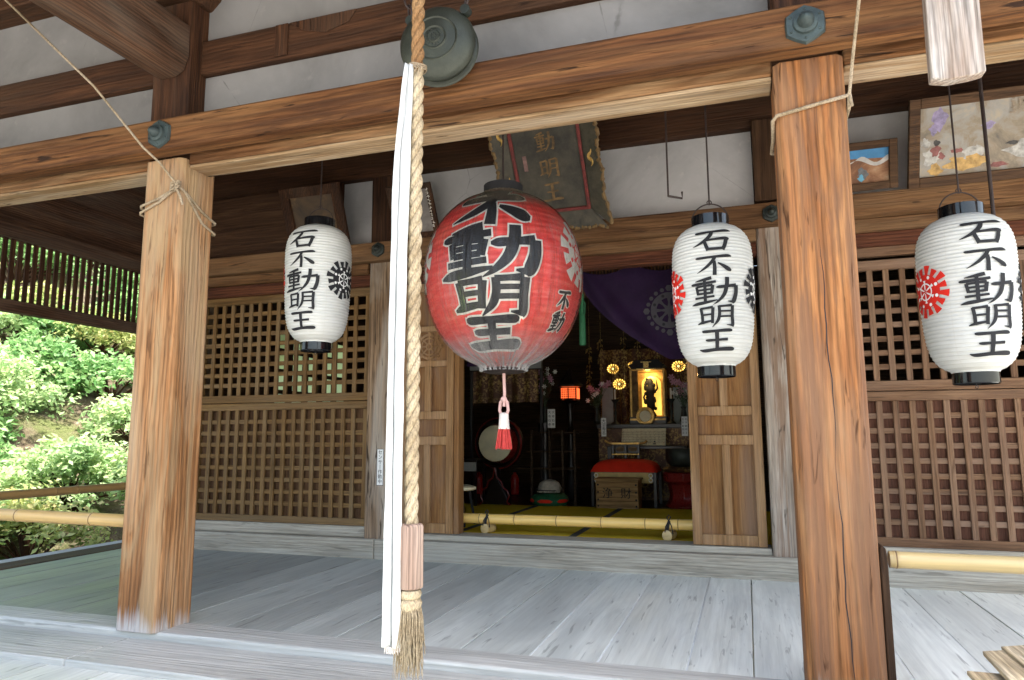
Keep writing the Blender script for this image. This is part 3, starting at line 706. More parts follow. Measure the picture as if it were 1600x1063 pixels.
b.box(-4.472, -4.468, 5.9, 7.3, 1.1, 1.95); sh = part(b, 'paper_window', M['shoji'], bevel=0)
b = MB()
for i in range(6): y = 5.9+i*.28; b.box(-4.465, -4.43, y-.035, y+.035, 1.1, 1.95)
for i in range(5): z = 1.1+i*.21; b.box(-4.463, -4.432, 5.9, 7.3, z-.02, z+.02)
b.build('window_bars', M['darkz'], sh)
b = MB(); b.box(-4.44, 2.7, 6.98, 9.6, .10, .150); b.box(-4.44, -2.9, 4.84, 6.98, .10, .148); b.box(.56, 2.7, 4.84, 6.98, .10, .148)
tag(b.build('hall_floor', M['dkwood']), kind='structure')
b = MB(); b.box(-2.895, .555, 4.835, 6.975, .12, .168)
tag(b.build('tatami_floor', M['tatami'], bevel=.004), kind='structure')
b = MB()
for x in (-2.87, -2.02, -1.17, -.32, .53): b.box(x-.026, x+.026, 4.84, 6.97, .169, .1715)
tag(b.build('tatami_edging', M['heri']), kind='structure')

# ================================================================== hanging lanterns
LP = [(0,.46),(.012,.50),(.03,.62),(.055,.72),(.085,.795),(.125,.86),(.18,.91),(.27,.95),(.40,.975),(.55,.99),(.68,1.0),(.78,.995),(.85,.965),(.90,.905),(.94,.82),(.97,.71),(.988,.60),(1,.50)]
def lerp_prof(P, t):
    for (a, ra), (c, rc) in zip(P[:-1], P[1:]):
        if t <= c: k = (t-a)/(c-a); return ra+(rc-ra)*k
    return P[-1][1]
LR, LH, NR = .1785, .645, 42
def lan_r(z): return LR*lerp_prof(LP, min(1, max(0, z/LH)))
def lan_rib(z): return lan_r(z) + .0030*(.5-abs(math.sin(PI*(z/LH*NR+.0))) ** .55)
def wrap(a0, rfn, rref, z0=0.):
    def fn(u, v, off):
        a = a0+u/rref; r = rfn(v)+off; return Vector((r*math.sin(a), -r*math.cos(a), v+z0))
    return fn
def wheel_emblem(black, white, cx, cz, rad, fn, teeth=16, dots=8):
    """toothed wheel crest drawn on a surface"""
    def poly(mb, rin, rout, a0, a1, w0=1., n=4, lift=.004):
        am, ha = (a0+a1)/2, (a1-a0)/2; vs = []
        for i in range(n+1):
            r = rin+(rout-rin)*i/n; k = w0+(1-w0)*i/n
            for j in (-1, 0, 1): a = am+ha*k*j; vs.append(fn(cx+r*math.cos(a), cz+r*math.sin(a), lift))
        mb.add(vs, [(i*3+j, i*3+j+1, (i+1)*3+j+1, (i+1)*3+j) for i in range(n) for j in range(2)])
    for k in range(40): poly(black, .02*rad, .66*rad, 2*PI*k/40, 2*PI*(k+1)/40, n=6)
    for k in range(teeth):
        a = 2*PI*(k+.5)/teeth; big = 1.0 if k % 2 else .92
        poly(black, .62*rad, big*rad, a-PI/teeth*.72, a+PI/teeth*.72, .72, lift=.00405)
    for k in range(40): poly(white, .285*rad, .335*rad, 2*PI*k/40, 2*PI*(k+1)/40, n=1, lift=.0046)
    for k in range(6):
        a = 2*PI*k/6+PI/6; poly(white, .06*rad, .30*rad, a-.10, a+.10, 2.2, lift=.0047); poly(white, .33*rad, .44*rad, a-.16, a+.16, .5, lift=.0046)
    for k in range(dots):
        a = 2*PI*(k+.5)/dots; qx, qz = cx+.56*rad*math.cos(a), cz+.56*rad*math.sin(a)
        white.add([fn(qx+.068*rad*math.cos(q*PI/5), qz+.068*rad*math.sin(q*PI/5), .0047) for q in range(10)], [tuple(range(10))])
def make_white_lantern(loc, rot, label, zc):
    t = thing('paper_lantern', label, 'lantern', loc, 'white paper lanterns hanging in the porch')
    b = MB(); n = NR*6
    b.lathe([(lan_rib(LH*i/n), LH*i/n) for i in range(n+1)], 72); b.cur = 0
    b.build('lantern_body', M['paper'], t, smooth=True, ang=80, local=True)
    b = MB(); b.lathe([(.074, LH-.004), (.083, LH-.004), (.084, LH+.05), (.078, LH+.052), (.076, LH+.02)], 48, cap=False); b.lathe([(.001, LH+.012), (.077, LH+.012)], 40, cap=False)
    b.build('top_ring', M['black'], t, smooth=True, ang=30, local=True)
    b = MB(); b.lathe([(.081, -.046), (.084, -.042), (.083, .006), (.074, .006)], 48, cap=False); b.lathe([(.001, -.030), (.08, -.030)], 40, cap=False)
    b.tube([(.0, 0, -.03), (0, 0, -.05), (.006, 0, -.058), (0, 0, -.066), (-.006, 0, -.058), (0, 0, -.05)], .0015, 6)
    b.build('bottom_ring', M['black'], t, smooth=True, ang=30, local=True)
    b = MB(); b.tube([(.083*math.cos(a), 0, LH+.03+.085*math.sin(a)) for a in [PI*k/20 for k in range(21)]], .0032, 6)
    b.build('handle', M['iron'], t, smooth=True, local=True)
    f = wrap(0, lan_r, LR); b = MB(); H = LH
    lay = [('石', .755, .165), ('不', .59, .145), ('動', .392, .19), ('明', .245, .15), ('王', .085, .145)]
    ww = [.172, .155, .198, .158, .165]
    for (ch, zb, hh), wd in zip(lay, ww):
        write(b, ch, f, -wd/2, zb*H, wd, hh*H, lift=.0042, wk=1.02)
    b.build('lettering', M['ink'], t, local=True)
    for ang, mat in ((78, 'ink'), (-78, 'redink')):
        bl, wh = MB(), MB(); wheel_emblem(bl, wh, 0, .515*H, .108, wrap(R(ang), lan_r, LR))
        e = bl.build('wheel_crest', M[mat], t, local=True); wh.build('crest_detail', M['tagw'], e, local=True)
    b = MB(); b.tube([(0, 0, LH+.113), (0, 0, 1.92)], .004, 8); b.tube([(.010*math.cos(a), 0, LH+.122+.010*math.sin(a)) for a in [2*PI*k/14 for k in range(15)]], .0025, 6, False)
    b.build('hanging_rod', M['iron'], t, smooth=True, local=True)
    t.rotation_euler = (0, 0, R(rot)); return t
ln = make_white_lantern((-2.21, 3.3, 1.362), 4, 'white paper lantern hanging in front of the left lattice wall, black wheel crest showing', 2.965)
copy_thing(ln, (-.115, 3.3, 1.158), R(5), 'white paper lantern hanging before the right folding door, brush writing facing straight out')
copy_thing(ln, (.893, 3.3, 1.098), R(9), 'white paper lantern hanging at far right before the reddish lattice, red wheel crest showing')

# red lantern
t = thing('paper_lantern', 'big round red paper lantern in clear plastic wrap, hanging before the open doorway', 'lantern', (-1.127, 3.3, 1.183))
RR, RH = .388, .895
def red_r(z):
    u = min(1, max(0, z/RH)); u2 = u*2-1
    r = math.sqrt(max(0, 1-abs(u2) ** 2.15)) if abs(u2) < 1 else 0
    return max(.098, RR*(r ** .98)*(1.0+.02*u2))
b = MB(); n = 150
b.lathe([(red_r(RH*i/n)+.0016*math.cos(2*PI*i/n*30), RH*i/n) for i in range(n+1)], 96)
b.build('lantern_body', M['redpaper'], t, smooth=True, ang=80, local=True)
b = MB(); vs = []; nseg = 180; rows = 60; rr = random.Random(3)
ph = [rr.uniform(0, 6.28) for _ in range(8)]
for i in range(rows+1):
    z = -.012+(RH+.012)*i/rows; u = z/RH; g = max(0, (.30-u)/.30) ** 1.3; gt = max(0, (u-.86)/.14)
    for k in range(nseg):
        a = 2*PI*k/nseg
        pl = .5*math.sin(26*a+ph[0]+1.5*math.sin(3*a+ph[1]))+.5*math.sin(41*a+ph[2]+2*math.sin(2*a+ph[3]))
        r = max(red_r(z), .10)+.010+g*.012*pl+gt*.004*pl+.0012*math.sin(9*a+ph[4]+6*z)
        vs.append((r*math.cos(a), r*math.sin(a), z))
b.add(vs, [(i*nseg+k, i*nseg+(k+1) % nseg, (i+1)*nseg+(k+1) % nseg, (i+1)*nseg+k) for i in range(rows) for k in range(nseg)])
b.build('plastic_wrap', M['plastic'], t, smooth=True, ang=80, local=True)
b = MB(); b.lathe([(.088, RH-.006), (.099, RH-.006), (.100, RH+.046), (.093, RH+.048), (.09, RH+.02)], 48, cap=False); b.lathe([(.001, RH+.01), (.09, RH+.01)], 40, cap=False)
b.build('top_ring', M['ink'], t, smooth=True, ang=30, local=True)
b = MB(); b.lathe([(.02, -.022), (.085, -.020), (.105, -.012), (.112, -.002), (.1, .004)], 40); b.build('bottom_cap', M['iron'], t, smooth=True, local=True)
b = MB(); b.tube([(0, 0, RH+.01), (0, 0, 3.02-1.183)], .005, 8); b.build('hanging_rod', M['iron'], t, smooth=True, local=True)
ta = R(9)
f = wrap(ta, red_r, RR); bo, bi = MB(), MB()
for ch, zb, hh, wd in (('石', .905, .05, .30), ('不', .70, .20, .45), ('動', .425, .28, .475), ('明', .24, .195, .37), ('王', .09, .14, .36)):
    write(bo, ch, f, -wd/2, zb*RH, wd, hh*RH, grow=.0085, lift=.0030, wk=1.42); write(bi, ch, f, -wd/2, zb*RH, wd, hh*RH, lift=.0042, wk=1.42)
f2 = wrap(ta+R(60), red_r, RR)
for ch, zb, wd in (('不', .285, .10), ('動', .175, .11)):
    write(bo, ch, f2, -wd/2, zb*RH, wd, .10*RH, grow=.005, lift=.0030, wk=1.5); write(bi, ch, f2, -wd/2, zb*RH, wd, .10*RH, lift=.0042, wk=1.5)
lo = bo.build('lettering_outline', M['outline'], t, local=True); bi.build('lettering', M['ink'], lo, local=True)
for ang in (80, -78):
    wh, rd = MB(), MB(); wheel_emblem(wh, rd, 0, .60*RH, .175, wrap(ta+R(ang), red_r, RR), 12, 8)
    e = wh.build('wheel_crest', M['outline'], t, local=True); rd.build('crest_detail', M['redpaper'], e, local=True)
# cord and tassel under the red lantern
b = MB(); b.tube([(0, 0, -.02), (.004, 0, -.12), (0, 0, -.185)], .008, 8)
for s in (-1, 1): b.tube([(0, 0, -.14), (s*.018, 0, -.165), (s*.022, 0, -.205), (s*.008, 0, -.235)], .008, 8)
b.ball((0, 0, -.15), .016); b.build('tassel_cord', M['pinkcord'], t, smooth=True, local=True)
b = MB(); b.lathe([(.012, -.215), (.022, -.222), (.024, -.25), (.028, -.295)], 18); tw = b.build('tassel', M['tassw'], t, smooth=True, local=True)
b = MB(); rr = random.Random(1)
for k in range(70):
    a = rr.uniform(0, 6.28); q = math.sqrt(rr.random()); b.tube([(.026*q*math.cos(a), .026*q*math.sin(a), -.29), (.033*q*math.cos(a), .033*q*math.sin(a), -.335), (.042*q*math.cos(a), .042*q*math.sin(a), -.383-rr.uniform(0, .012))], .0026, 5)
b.build('tassel_fringe', M['tassr'], tw, smooth=True, local=True)
t.rotation_euler = (0, 0, 0)

# iron hooks
t = thing('lantern_hook', 'bare iron hook rod hanging near the white lantern, nothing on it', 'hook', (-.30, 3.3, 1.96))
b = MB(); b.box(-.304, -.296, 3.296, 3.304, 1.975, 3.02); b.tube([(-.30, 3.3, 1.978), (-.236, 3.3, 1.960), (-.236, 3.3, 1.992)], .0055, 6); b.build('hook_rod', M['iron'], t, smooth=True, ang=30)
t = thing('lantern_hook', 'thick iron rod hanging behind the far right white lantern', 'hook', (1.02, 3.45, 1.72))
b = MB(); b.tube([(1.045, 3.42, 3.02), (1.05, 3.43, 1.72)], .008, 8); b.build('hook_rod', M['iron'], t, smooth=True)

# ================================================================== gong, bell rope, banner
t = thing('temple_gong', 'green bronze gong on chains in front of the plaster above the beam', 'gong', (-1.10, 2.385, 2.385))
T = Matrix.Translation((-1.085, 2.385, 2.385)) @ Matrix.Rotation(R(8), 4, 'Z') @ Matrix.Rotation(R(90), 4, 'X')
b = MB(); b.lathe([(.004, .062), (.022, .064), (.026, .058), (.040, .056), (.046, .060), (.050, .055), (.083, .050), (.088, .054), (.092, .048), (.118, .040), (.140, .028), (.150, .016), (.154, .004), (.150, -.002), (.140, -.012), (.138, -.036), (.150, -.040), (.155, -.046), (.150, -.056), (.13, -.072), (.08, -.086), (.004, -.090)], 64, T)
b.build('gong_body', M['bronze'], t, smooth=True, ang=28)
b = MB()
for k in range(8):
    a = k*PI/4; b.ball(T @ Vector((.011*math.cos(a), .011*math.sin(a), .064)), .0035, 6, 4)
for k in range(14): a = 2*PI*k/14; b.ball(T @ Vector((.030*math.cos(a), .030*math.sin(a), .0575)), .004, 6, 4)
b.build('striking_boss', M['bronzed'], t, smooth=True)
for s in (-1, 1): b = MB(); b.lathe([(.02, -.016), (.02, .016)], 14, Matrix.Translation((-1.085+s*.118, 2.385, 2.505)) @ Matrix.Rotation(R(90), 4, 'X')); b.build('lug', M['bronzed'], t, smooth=True, ang=30)
def chain(parent, p0, p1, n, lr=.016, wr=.0045):
    b = MB(); p0, p1 = Vector(p0), Vector(p1); d = (p1-p0).normalized(); s1 = d.orthogonal().normalized(); s2 = d.cross(s1)
    for i in range(n):
        c = p0.lerp(p1, (i+.5)/n); L = (p1-p0).length/n*.62; sd = s1 if i % 2 else s2
        b.tube([c + d*L*math.cos(a) + sd*lr*math.sin(a) for a in [2*PI*k/14 for k in range(15)]], wr, 6, False)
    b.build('chain', M['iron'], parent, smooth=True)
chain(t, (-1.205, 2.385, 2.525), (-1.33, 2.40, 3.19), 14); chain(t, (-.967, 2.385, 2.525), (-.88, 2.40, 3.19), 14)

RX, RY = -1.032, 2.10
t = thing('bell_rope', 'thick twisted hemp bell rope with a wooden grip and frayed brush end', 'rope', (RX, RY, .11))
b = MB()
def strand(z0, z1, k, pitch=.155, hr=.0114):
    n = int((z1-z0)/.009); return [(RX+hr*math.cos(2*PI*(z/pitch)+k*2*PI/3), RY+hr*math.sin(2*PI*(z/pitch)+k*2*PI/3), z) for z in [z0+(z1-z0)*i/n for i in range(n+1)]]
for k in range(3): b.tube(strand(.56, 2.12, k), .0123, 10)
b.build('rope_strands', M['hemp'], t, smooth=True, ang=80)
b = MB()
for k in range(3): b.tube(strand(2.12, 3.3, k), .0122, 10)
o = b.build('rope_top', M['hempold'], t, smooth=True, ang=80); o['label'] = 'darkened upper rope'
b = MB(); b.lathe([(.022, .578), (.038, .576), (.0415, .568), (.0425, .385), (.039, .378), (.02, .378)], 8, Matrix.Translation((RX, RY, 0)) @ Matrix.Rotation(R(12), 4, 'Z'))
b.build('grip', M['handle'], t, bevel=.003)
b = MB(); T = Matrix.Translation((RX, RY, 0))
b.lathe([(.02, .377), (.033, .374), (.0375, .362), (.033, .349), (.030, .347), (.034, .344), (.039, .334), (.036, .322), (.03, .31)], 24, T)
b.build('collar', M['hemp'], t, smooth=True, ang=50)
b = MB(); rr = random.Random(11)
for k in range(420):
    a = rr.uniform(0, 6.28); q = rr.random() ** .5; l = rr.uniform(.10, .235); sw = rr.uniform(-.012, .012)
    p0 = Vector((RX+.033*q*math.cos(a), RY+.033*q*math.sin(a), .335)); d = Vector((math.cos(a+sw*20)*.016*q+sw*.6, math.sin(a)*.016*q, -l))
    b.tube([p0, p0+d*.35+Vector((.004*math.cos(a), 0, 0)), p0+d*.7, p0+d+Vector((rr.uniform(-.006, .006), rr.uniform(-.006, .006), 0))], [.0017, .0016, .0013, .0006], 4)
b.build('brush_end', M['straw'], t, smooth=True)

t = thing('offering_banner', 'long narrow white cloth strip tied beside the bell rope', 'banner', (-1.07, 2.06, .20))
def ban(u, v):
    z = .207+(2.125-.207)*v; xr = -1.034+.012*v; wd = .052*(1-.62*max(0, (v-.80)/.2) ** 1.3)*(1-.08*v)
    sw = -.008*math.sin(v*PI)
    fx = u*wd; k = u*4
    fy = .013*math.sin(k*PI*.5+.4*math.sin(v*3))*(1-.5*v)+.004*math.sin(v*5+u*3)+.0015*math.sin(v*31+u*9)+.0012*math.sin(v*57-u*14)
    return Vector((xr-wd*(1-.0)+fx+sw-.012, 2.062+fy+.010*(u-.5), z))
b = MB(); b.grid(ban, 20, 60); b.build('cloth', M['white_cloth'], t, smooth=True, ang=80, solid=.0022)
def ban2(u, v):
    p = ban(.0+.32*u, v); p.y -= .006+.004*math.sin(u*PI); p.x -= .006*(1-u)*(1-v*.6); p.z += -.004*u; return p
b = MB(); b.grid(ban2, 8, 50); b.build('fold', M['white_cloth'], t, smooth=True, ang=80, solid=.002)
b = MB()
for dz in (0, .007, .014): b.tube([(RX+.031*math.cos(a), RY+.031*math.sin(a), 2.118+dz+.004*math.sin(a*2)) for a in [2*PI*k/20 for k in range(21)]], .0026, 6, False)
for sx, l in ((.018, .05), (.028, .035), (.006, .028)): b.tube([(RX+sx*.6, RY-.031, 2.125), (RX+sx+.008, RY-.038, 2.105), (RX+sx, RY-.036, 2.125-l)], .0024, 6)
b.build('tie_string', M['cord'], t, smooth=True)
b = MB(); rr = random.Random(5)
for k in range(60):
    x = -1.096+rr.uniform(0, .05); b.tube([(x, 2.062+rr.uniform(-.006, .006), .207), (x+rr.uniform(-.006, .006), 2.062, .207-rr.uniform(.006, .022))], .0007, 4)
b.build('fringe', M['tassw'], t)

# ================================================================== cords round the pillars
t = thing('tie_cord', 'pale cord knotted round the left pillar and running up to the eave', 'cord', (-2.52, 2.57, 1.95))
b = MB(); x0, x1, y0, y1 = -2.741, -2.494, 2.573, 2.822
def loop(z1, z2, z3):   # knot on the front-right arris
    k = (-2.505, 2.566, 2.035)
    b.tube([k, (-2.62, y0-.002, z1+.4*(2.03-z1)), (x0+.012, y0, z1), (x0, y0+.012, z1-.004), (x0, y1-.01, z2), (x0+.012, y1, z2), (x1-.012, y1, z3), (x1, y1-.012, z3), (x1, y1-.10, z3+.03), (-2.497, 2.60, 2.02), k], .0062, 8)
loop(1.930, 1.90, 1.92); loop(1.962, 1.92, 1.865)
for a in range(3): b.tube([(-2.515+.022*math.cos(q), 2.560+.010*math.sin(q*2), 2.035+.020*math.sin(q+a)) for q in [2*PI*k/16 for k in range(17)]], .006, 6, False)
b.tube([(-2.505, 2.558, 2.04), (-2.53, 2.47, 2.12), (-2.60, 2.44, 2.19), (-2.80, 2.33, 2.47), (-3.27, 2.17, 2.95), (-3.6, 2.05, 3.25)], .0052, 8)
b.tube([(-2.51, 2.556, 2.03), (-2.485, 2.56, 1.985), (-2.49, 2.585, 1.95)], .006, 6); b.build('cord', M['cord'], t, smooth=True)
t = thing('tie_cord', 'pale cord looped round the right pillar and running up to the eave', 'cord', (.27, 2.57, 1.98))
b = MB(); b.tube([(.395, 2.57, 2.022), (.30, 2.572, 2.008), (.155, 2.572, 1.982), (.142, 2.585, 1.970), (.144, 2.66, 1.93), (.144, 2.82, 1.94), (.16, 2.824, 1.94), (.38, 2.824, 1.98), (.394, 2.81, 1.98), (.394, 2.60, 1.985), (.395, 2.57, 2.022)], .0068, 8)
b.tube([(.394, 2.566, 2.022), (.396, 2.46, 2.10), (.42, 2.36, 2.30), (.47, 2.2, 2.66), (.54, 1.9, 3.2)], .0055, 8); b.tube([(.394, 2.566, 2.03), (.400, 2.57, 1.98)], .006, 6)
b.build('cord', M['cord'], t, smooth=True)

# hanging board near the camera, upper right
t = thing('hanging_board', 'thick bleached wooden board end hanging down at the top right', 'board', (.63, 2.2, 1.87))
b = MB(); b.prism([(.556,1.868),(.60,1.858),(.66,1.862),(.692,1.868),(.694,2.5),(.560,2.5)], 2.2, 2.245, 'Y'); b.build('board', M['white_wood'], t, bevel=.004)
b = MB(); b.tube([(.70, 2.30, 2.04), (.70, 2.30, 2.6)], .005, 8); b.build('iron_strap', M['iron'], t)

# ================================================================== framed boards above the wall beam
def tilted(x0, x1, zb, yb, ang):
    # local frame: X right, Y up along board, Z towards the viewer; leaning forward at the top
    c = Vector((x0, yb, zb)); T = Matrix.Translation(c) @ Matrix.Rotation(R(90+ang), 4, 'X'); return T, x1-x0
def frame(b, T, w, h, fwid, d=.03, dz=0.):
    b.box(0, fwid, 0, h, dz, d, T); b.box(w-fwid, w, 0, h, dz, d, T); b.box(fwid, w-fwid, 0, fwid, dz, d, T); b.box(fwid, w-fwid, h-fwid, h, dz, d, T)

# carved name plaque
t = thing('name_plaque', 'carved green black plaque with red inner border, gold characters and wavy gilt edges', 'plaque', (-1.14, 4.4, 2.23))
T, w_ = tilted(-1.475, -.795, 2.262, 4.50, 37)
hgt = .95
b = MB(); b.box(.10, w_-.10, .10, hgt-.10, .004, .016, T); b.build('panel', plain('plaque_green_black', (.056,.047,.030), .65, 0, .55, 9, .2), t)
b = MB()
def wavy(side):
    n = 60; vs = []
    for i in range(n+1):
        q = i/n
        if side in 'LR':
            y = q*hgt; o = .006*math.sin(q*22)+.004*math.sin(q*53)+.02*(abs(q-.5)*2) ** 3
            xo = -.0-o if side == 'L' else w_+o; xi = .11 if side == 'L' else w_-.11
            a, c = (xo, y, .065), (xi, max(.11, min(hgt-.11, y)), .018)
        else:
            x = q*w_; o = .006*math.sin(q*19)+.004*math.sin(q*47)+.02*(abs(q-.5)*2) ** 3
            yo = -o if side == 'B' else hgt+o; yi = .11 if side == 'B' else hgt-.11
            a, c = (x, yo, .065), (max(.11, min(w_-.11, x)), yi, .018)
        vs += [T @ Vector(a), T @ Vector(c), T @ Vector((a[0], a[1], .045)), T @ Vector((c[0], c[1], 0))]
    f = []
    for i in range(n):
        k = i*4; f += [(k, k+1, k+5, k+4), (k+2, k+6, k+7, k+3), (k, k+4, k+6, k+2), (k+1, k+3, k+7, k+5)]
    b.add(vs, f); return vs
edges = {s: wavy(s) for s in 'LRBT'}
b.build('flared_border', plain('plaque_border_black', (.060,.050,.030), .6, 0, .6, 14, .3), t, fix=True)
b = MB()
for s in 'LRBT':
    pts = [edges[s][i*4]*.5+edges[s][i*4+2]*.5 for i in range(61)]
    b.tube(pts, [.012+.003*math.sin(i*1.7)+.003*math.sin(i*3.1) for i in range(61)], 8)
b.build('gilt_edge', M['golddull'], t, smooth=True)
b = MB(); Tr = T @ Matrix.Translation((.105, .105, 0)); frame(b, Tr, w_-.21, hgt-.21, .022, .030)
b.build('red_border', plain('worn_red_paint', (.16,.018,.012), .6, 0, .5, 20, .3), t, bevel=.004)
b = MB()
def pl(u, v, o): return T @ Vector((u, v, .017+o))
for ch, v in (('王', .185), ('明', .345), ('動', .515), ('不', .69)):
    b = MB(); write(b, ch, pl, w_/2-.062, v, .125, .125, lift=.003, wk=1.1); b.build('gold_lettering', M['golddull'], t)
b = MB(); b.box(.175, .200, .40, .50, .016, .0185, T); b.box(.178, .197, .43, .435, .0186, .020, T); b.box(.178, .197, .465, .47, .0186, .020, T); b.build('seal_mark', plain('faded_seal', (.22,.12,.10), .7, 0, .4, 30), t)
b = MB()
for (u, v) in ((.06, .30), (.055, .62), (w_-.06, .42), (w_-.055, .72)):
    b = MB()
    for k in range(3): b.tube([T @ Vector((u+.012*math.sin(k*2+q*4), v+.07*q-.03+.02*k, .044)) for q in [i/8 for i in range(9)]], [.002+.006*math.sin(PI*i/8) for i in range(9)], 6)
    b.build('gilt_flame', M['gold'], t, smooth=True)
b = MB(); 
for x in (-1.30, -.97): b.tube([(x, 3.62, 2.99), (x, 3.62, 3.02), ], .004); b.tube([T @ Vector((x+1.475, hgt, .02)), (x, 4.3, 3.02)], .004, 6)
b.build('hanging_wire', M['iron'], t)

def paint(name, stops, sc=5.0):
    t = NT(name); p = t.pos(obj=True); n = t.noise(p, sc, 6, .65, .6); c = t.ramp(n, stops); t.pbr(c, .7, normal=t.bump(n, .1, .004)); return t.m
# left votive board
def votive(label, x0, x1, zb, yb, h, ang, fwid, fmat, pmat, extra=None, deep=.035):
    t = thing('votive_picture', label, 'picture', ((x0+x1)/2, yb, zb))
    T, w_ = tilted(x0, x1, zb, yb, ang); b = MB(); frame(b, T, w_, h, fwid, deep); b.build('frame', fmat, t, bevel=.004)
    b = MB(); b.box(fwid-.01, w_-fwid+.01, fwid-.01, h-fwid+.01, -.002, .012, T); b.build('picture_panel', pmat, t)
    if extra: extra(t, T, w_, h)
    return t
def blob(mb, T, cx, cy, rx, ry, z, seed, n=22):
    rr = random.Random(seed); ph = [rr.uniform(0, 6.28) for _ in range(3)]
    mb.add([T @ Vector((cx+rx*(1+.22*math.sin(3*a+ph[0])+.14*math.sin(5*a+ph[1])+.08*math.sin(9*a+ph[2]))*math.cos(a), cy+ry*(1+.22*math.sin(2*a+ph[1])+.16*math.sin(7*a+ph[2]))*math.sin(a), z)) for a in [2*PI*k/n for k in range(n)]], [tuple(range(n))])
votive('dark worn wooden votive picture leaning over the left wall beam', -3.27, -2.755, 2.292, 4.53, .46, 23, .075, M['darkz'],
       paint('worn_votive', [(.3, (.028,.018,.010)), (.5, (.075,.042,.018)), (.62, (.15,.085,.03)), (.7, (.045,.03,.02))], 5))
def sign_extra(t, T, w_, h):
    b = MB(); rr = random.Random(8)
    for i in range(11):
        y = .07+i*.026
        for _ in range(3): x = w_-.026+rr.uniform(-.007, .007); yy = y+rr.uniform(0, .018); b.box(x-.006, x+.006, yy-.0018, yy+.0018, .0352, .0362, T)
        b.box(w_-.027, w_-.024, y, y+.02, .0352, .0362, T)
    b.build('faded_lettering', M['outline'], t)
votive('small grey faded notice board leaning behind the bell rope', -2.36, -2.018, 2.292, 4.53, .385, 30, .04, M['darkz'],
       paint('faded_notice', [(.3, (.13,.105,.09)), (.5, (.21,.18,.16)), (.7, (.30,.27,.24))], 7), sign_extra)
def small_extra(t, T, w_, h):
    b = MB(); b.add([T @ Vector(q) for q in ((.04, h-.085, .0125), (w_-.04, h-.105, .0125), (w_-.04, h-.045, .0125), (.04, h-.045, .0125))], [(0, 1, 2, 3)]); b.build('blue_sky', plain('blue_paint', (.05,.19,.36), .7, 0, .3, 12), t)
    b = MB(); b.add([T @ Vector((.04+(w_-.08)*i/20, (h-.105+.02*math.sin(i*.7) if j else h-.125-.02*math.sin(i*.5)), .0132)) for j in (0, 1) for i in range(21)], [(i, i+1, 22+i, 21+i) for i in range(20)]); b.build('pale_cloud', plain('cloud_paint', (.45,.42,.38), .7, 0, .3, 20), t)
    b = MB(); blob(b, T, w_*.55, .10, .028, .032, .0135, 3); b.build('grey_figure', plain('grey_paint', (.12,.12,.12), .7, 0, .4, 40), t)
    b = MB(); blob(b, T, w_*.53, .075, .016, .018, .0140, 5); b.build('blue_mark', plain('pale_blue_paint', (.10,.30,.42), .7), t)
    b = MB(); blob(b, T, w_*.18, .19, .012, .02, .0135, 9); blob(b, T, w_*.22, .17, .010, .014, .0138, 19); b.build('white_bird', M['petalw'], t)
votive('small brown framed picture with a strip of blue sky beside the right pillar', .50, .915, 2.300, 4.53, .285, 16, .045, M['framew'],
       paint('brown_landscape', [(.3, (.09,.035,.015)), (.48, (.20,.085,.035)), (.6, (.30,.155,.075)), (.72, (.40,.28,.18))], 8), small_extra)
def big_extra(t, T, w_, h):
    def add(nm, col, lst, z=.0126):
        m = plain(nm, col, .75, 0, .5, 30, .0)
        for i, (x, y, rx, ry, sd) in enumerate(lst): b = MB(); blob(b, T, x, y, rx, ry, z+.0003*i, sd); b.build(nm, m, t)
    add('violet_blossom', (.25,.205,.32), [(.155, .37, .038, .055, 1), (.13, .32, .022, .03, 2), (.40, .31, .030, .02, 23)])
    add('pale_robe', (.37,.35,.315), [(.12, .17, .045, .05, 4), (.60, .165, .10, .05, 5), (.70, .15, .05, .04, 6), (.33, .17, .06, .035, 8), (.09, .25, .02, .03, 9)], .0129)
    add('ochre_robe', (.44,.27,.09), [(.27, .115, .085, .035, 11), (.14, .095, .035, .03, 12), (.34, .125, .06, .03, 13), (.71, .10, .05, .035, 14)], .0135)
    add('crimson_mark', (.21,.075,.065), [(.14, .20, .024, .03, 15), (.17, .17, .016, .02, 16), (.45, .09, .05, .012, 17), (.25, .19, .03, .014, 26)], .0141)
    add('dark_hair', (.05,.045,.04), [(.145, .245, .018, .014, 18), (.52, .20, .03, .01, 20), (.80, .21, .025, .01, 21)], .0147)
    b = MB(); b.tube([T @ Vector(q) for q in ((.60, .22, .014), (.66, .27, .014), (.65, .33, .014), (.68, .40, .014), (.72, .44, .014))], [.022, .016, .014, .010, .006], 6); b.tube([T @ Vector(q) for q in ((.655, .32, .014), (.60, .38, .014), (.56, .42, .014))], [.010, .008, .004], 6); b.build('painted_tree', plain('painted_trunk', (.13,.08,.05), .7, 0, .4, 30), t)
    b = MB(); rr = random.Random(2)
    for k in range(90): blob(b, T, rr.uniform(.5, .95), rr.uniform(.36, .47), .008, .006, .0150+.00003*k, k, 8)
    b.build('painted_leaves', plain('painted_foliage', (.26,.20,.14), .7, 0, .5, 40), t)
    b = MB()
    for i in range(9):
        for k in range(3): b.box(.018+rr.uniform(0, .02), .030+rr.uniform(0, .02), .08+i*.036+k*.009, .082+i*.036+k*.009, .0352, .0358, T)
    b.build('ink_inscription', M['ink'], t)
votive('large framed votive painting with figures in ochre and white robes at upper right', .965, 2.05, 2.285, 4.53, .50, 24, .058, M['framew'],
       paint('old_painting', [(.3, (.10,.085,.07)), (.45, (.24,.19,.13)), (.56, (.27,.25,.22)), (.7, (.38,.30,.20))], 6), big_extra)
t = tag(MB().box(.120, .345, 4.575, 4.612, 2.318, 2.86).build('wooden_board', M['framez'], bevel=.006), 'plain brown upright board fixed above the wall beam beside the right pillar', 'board')
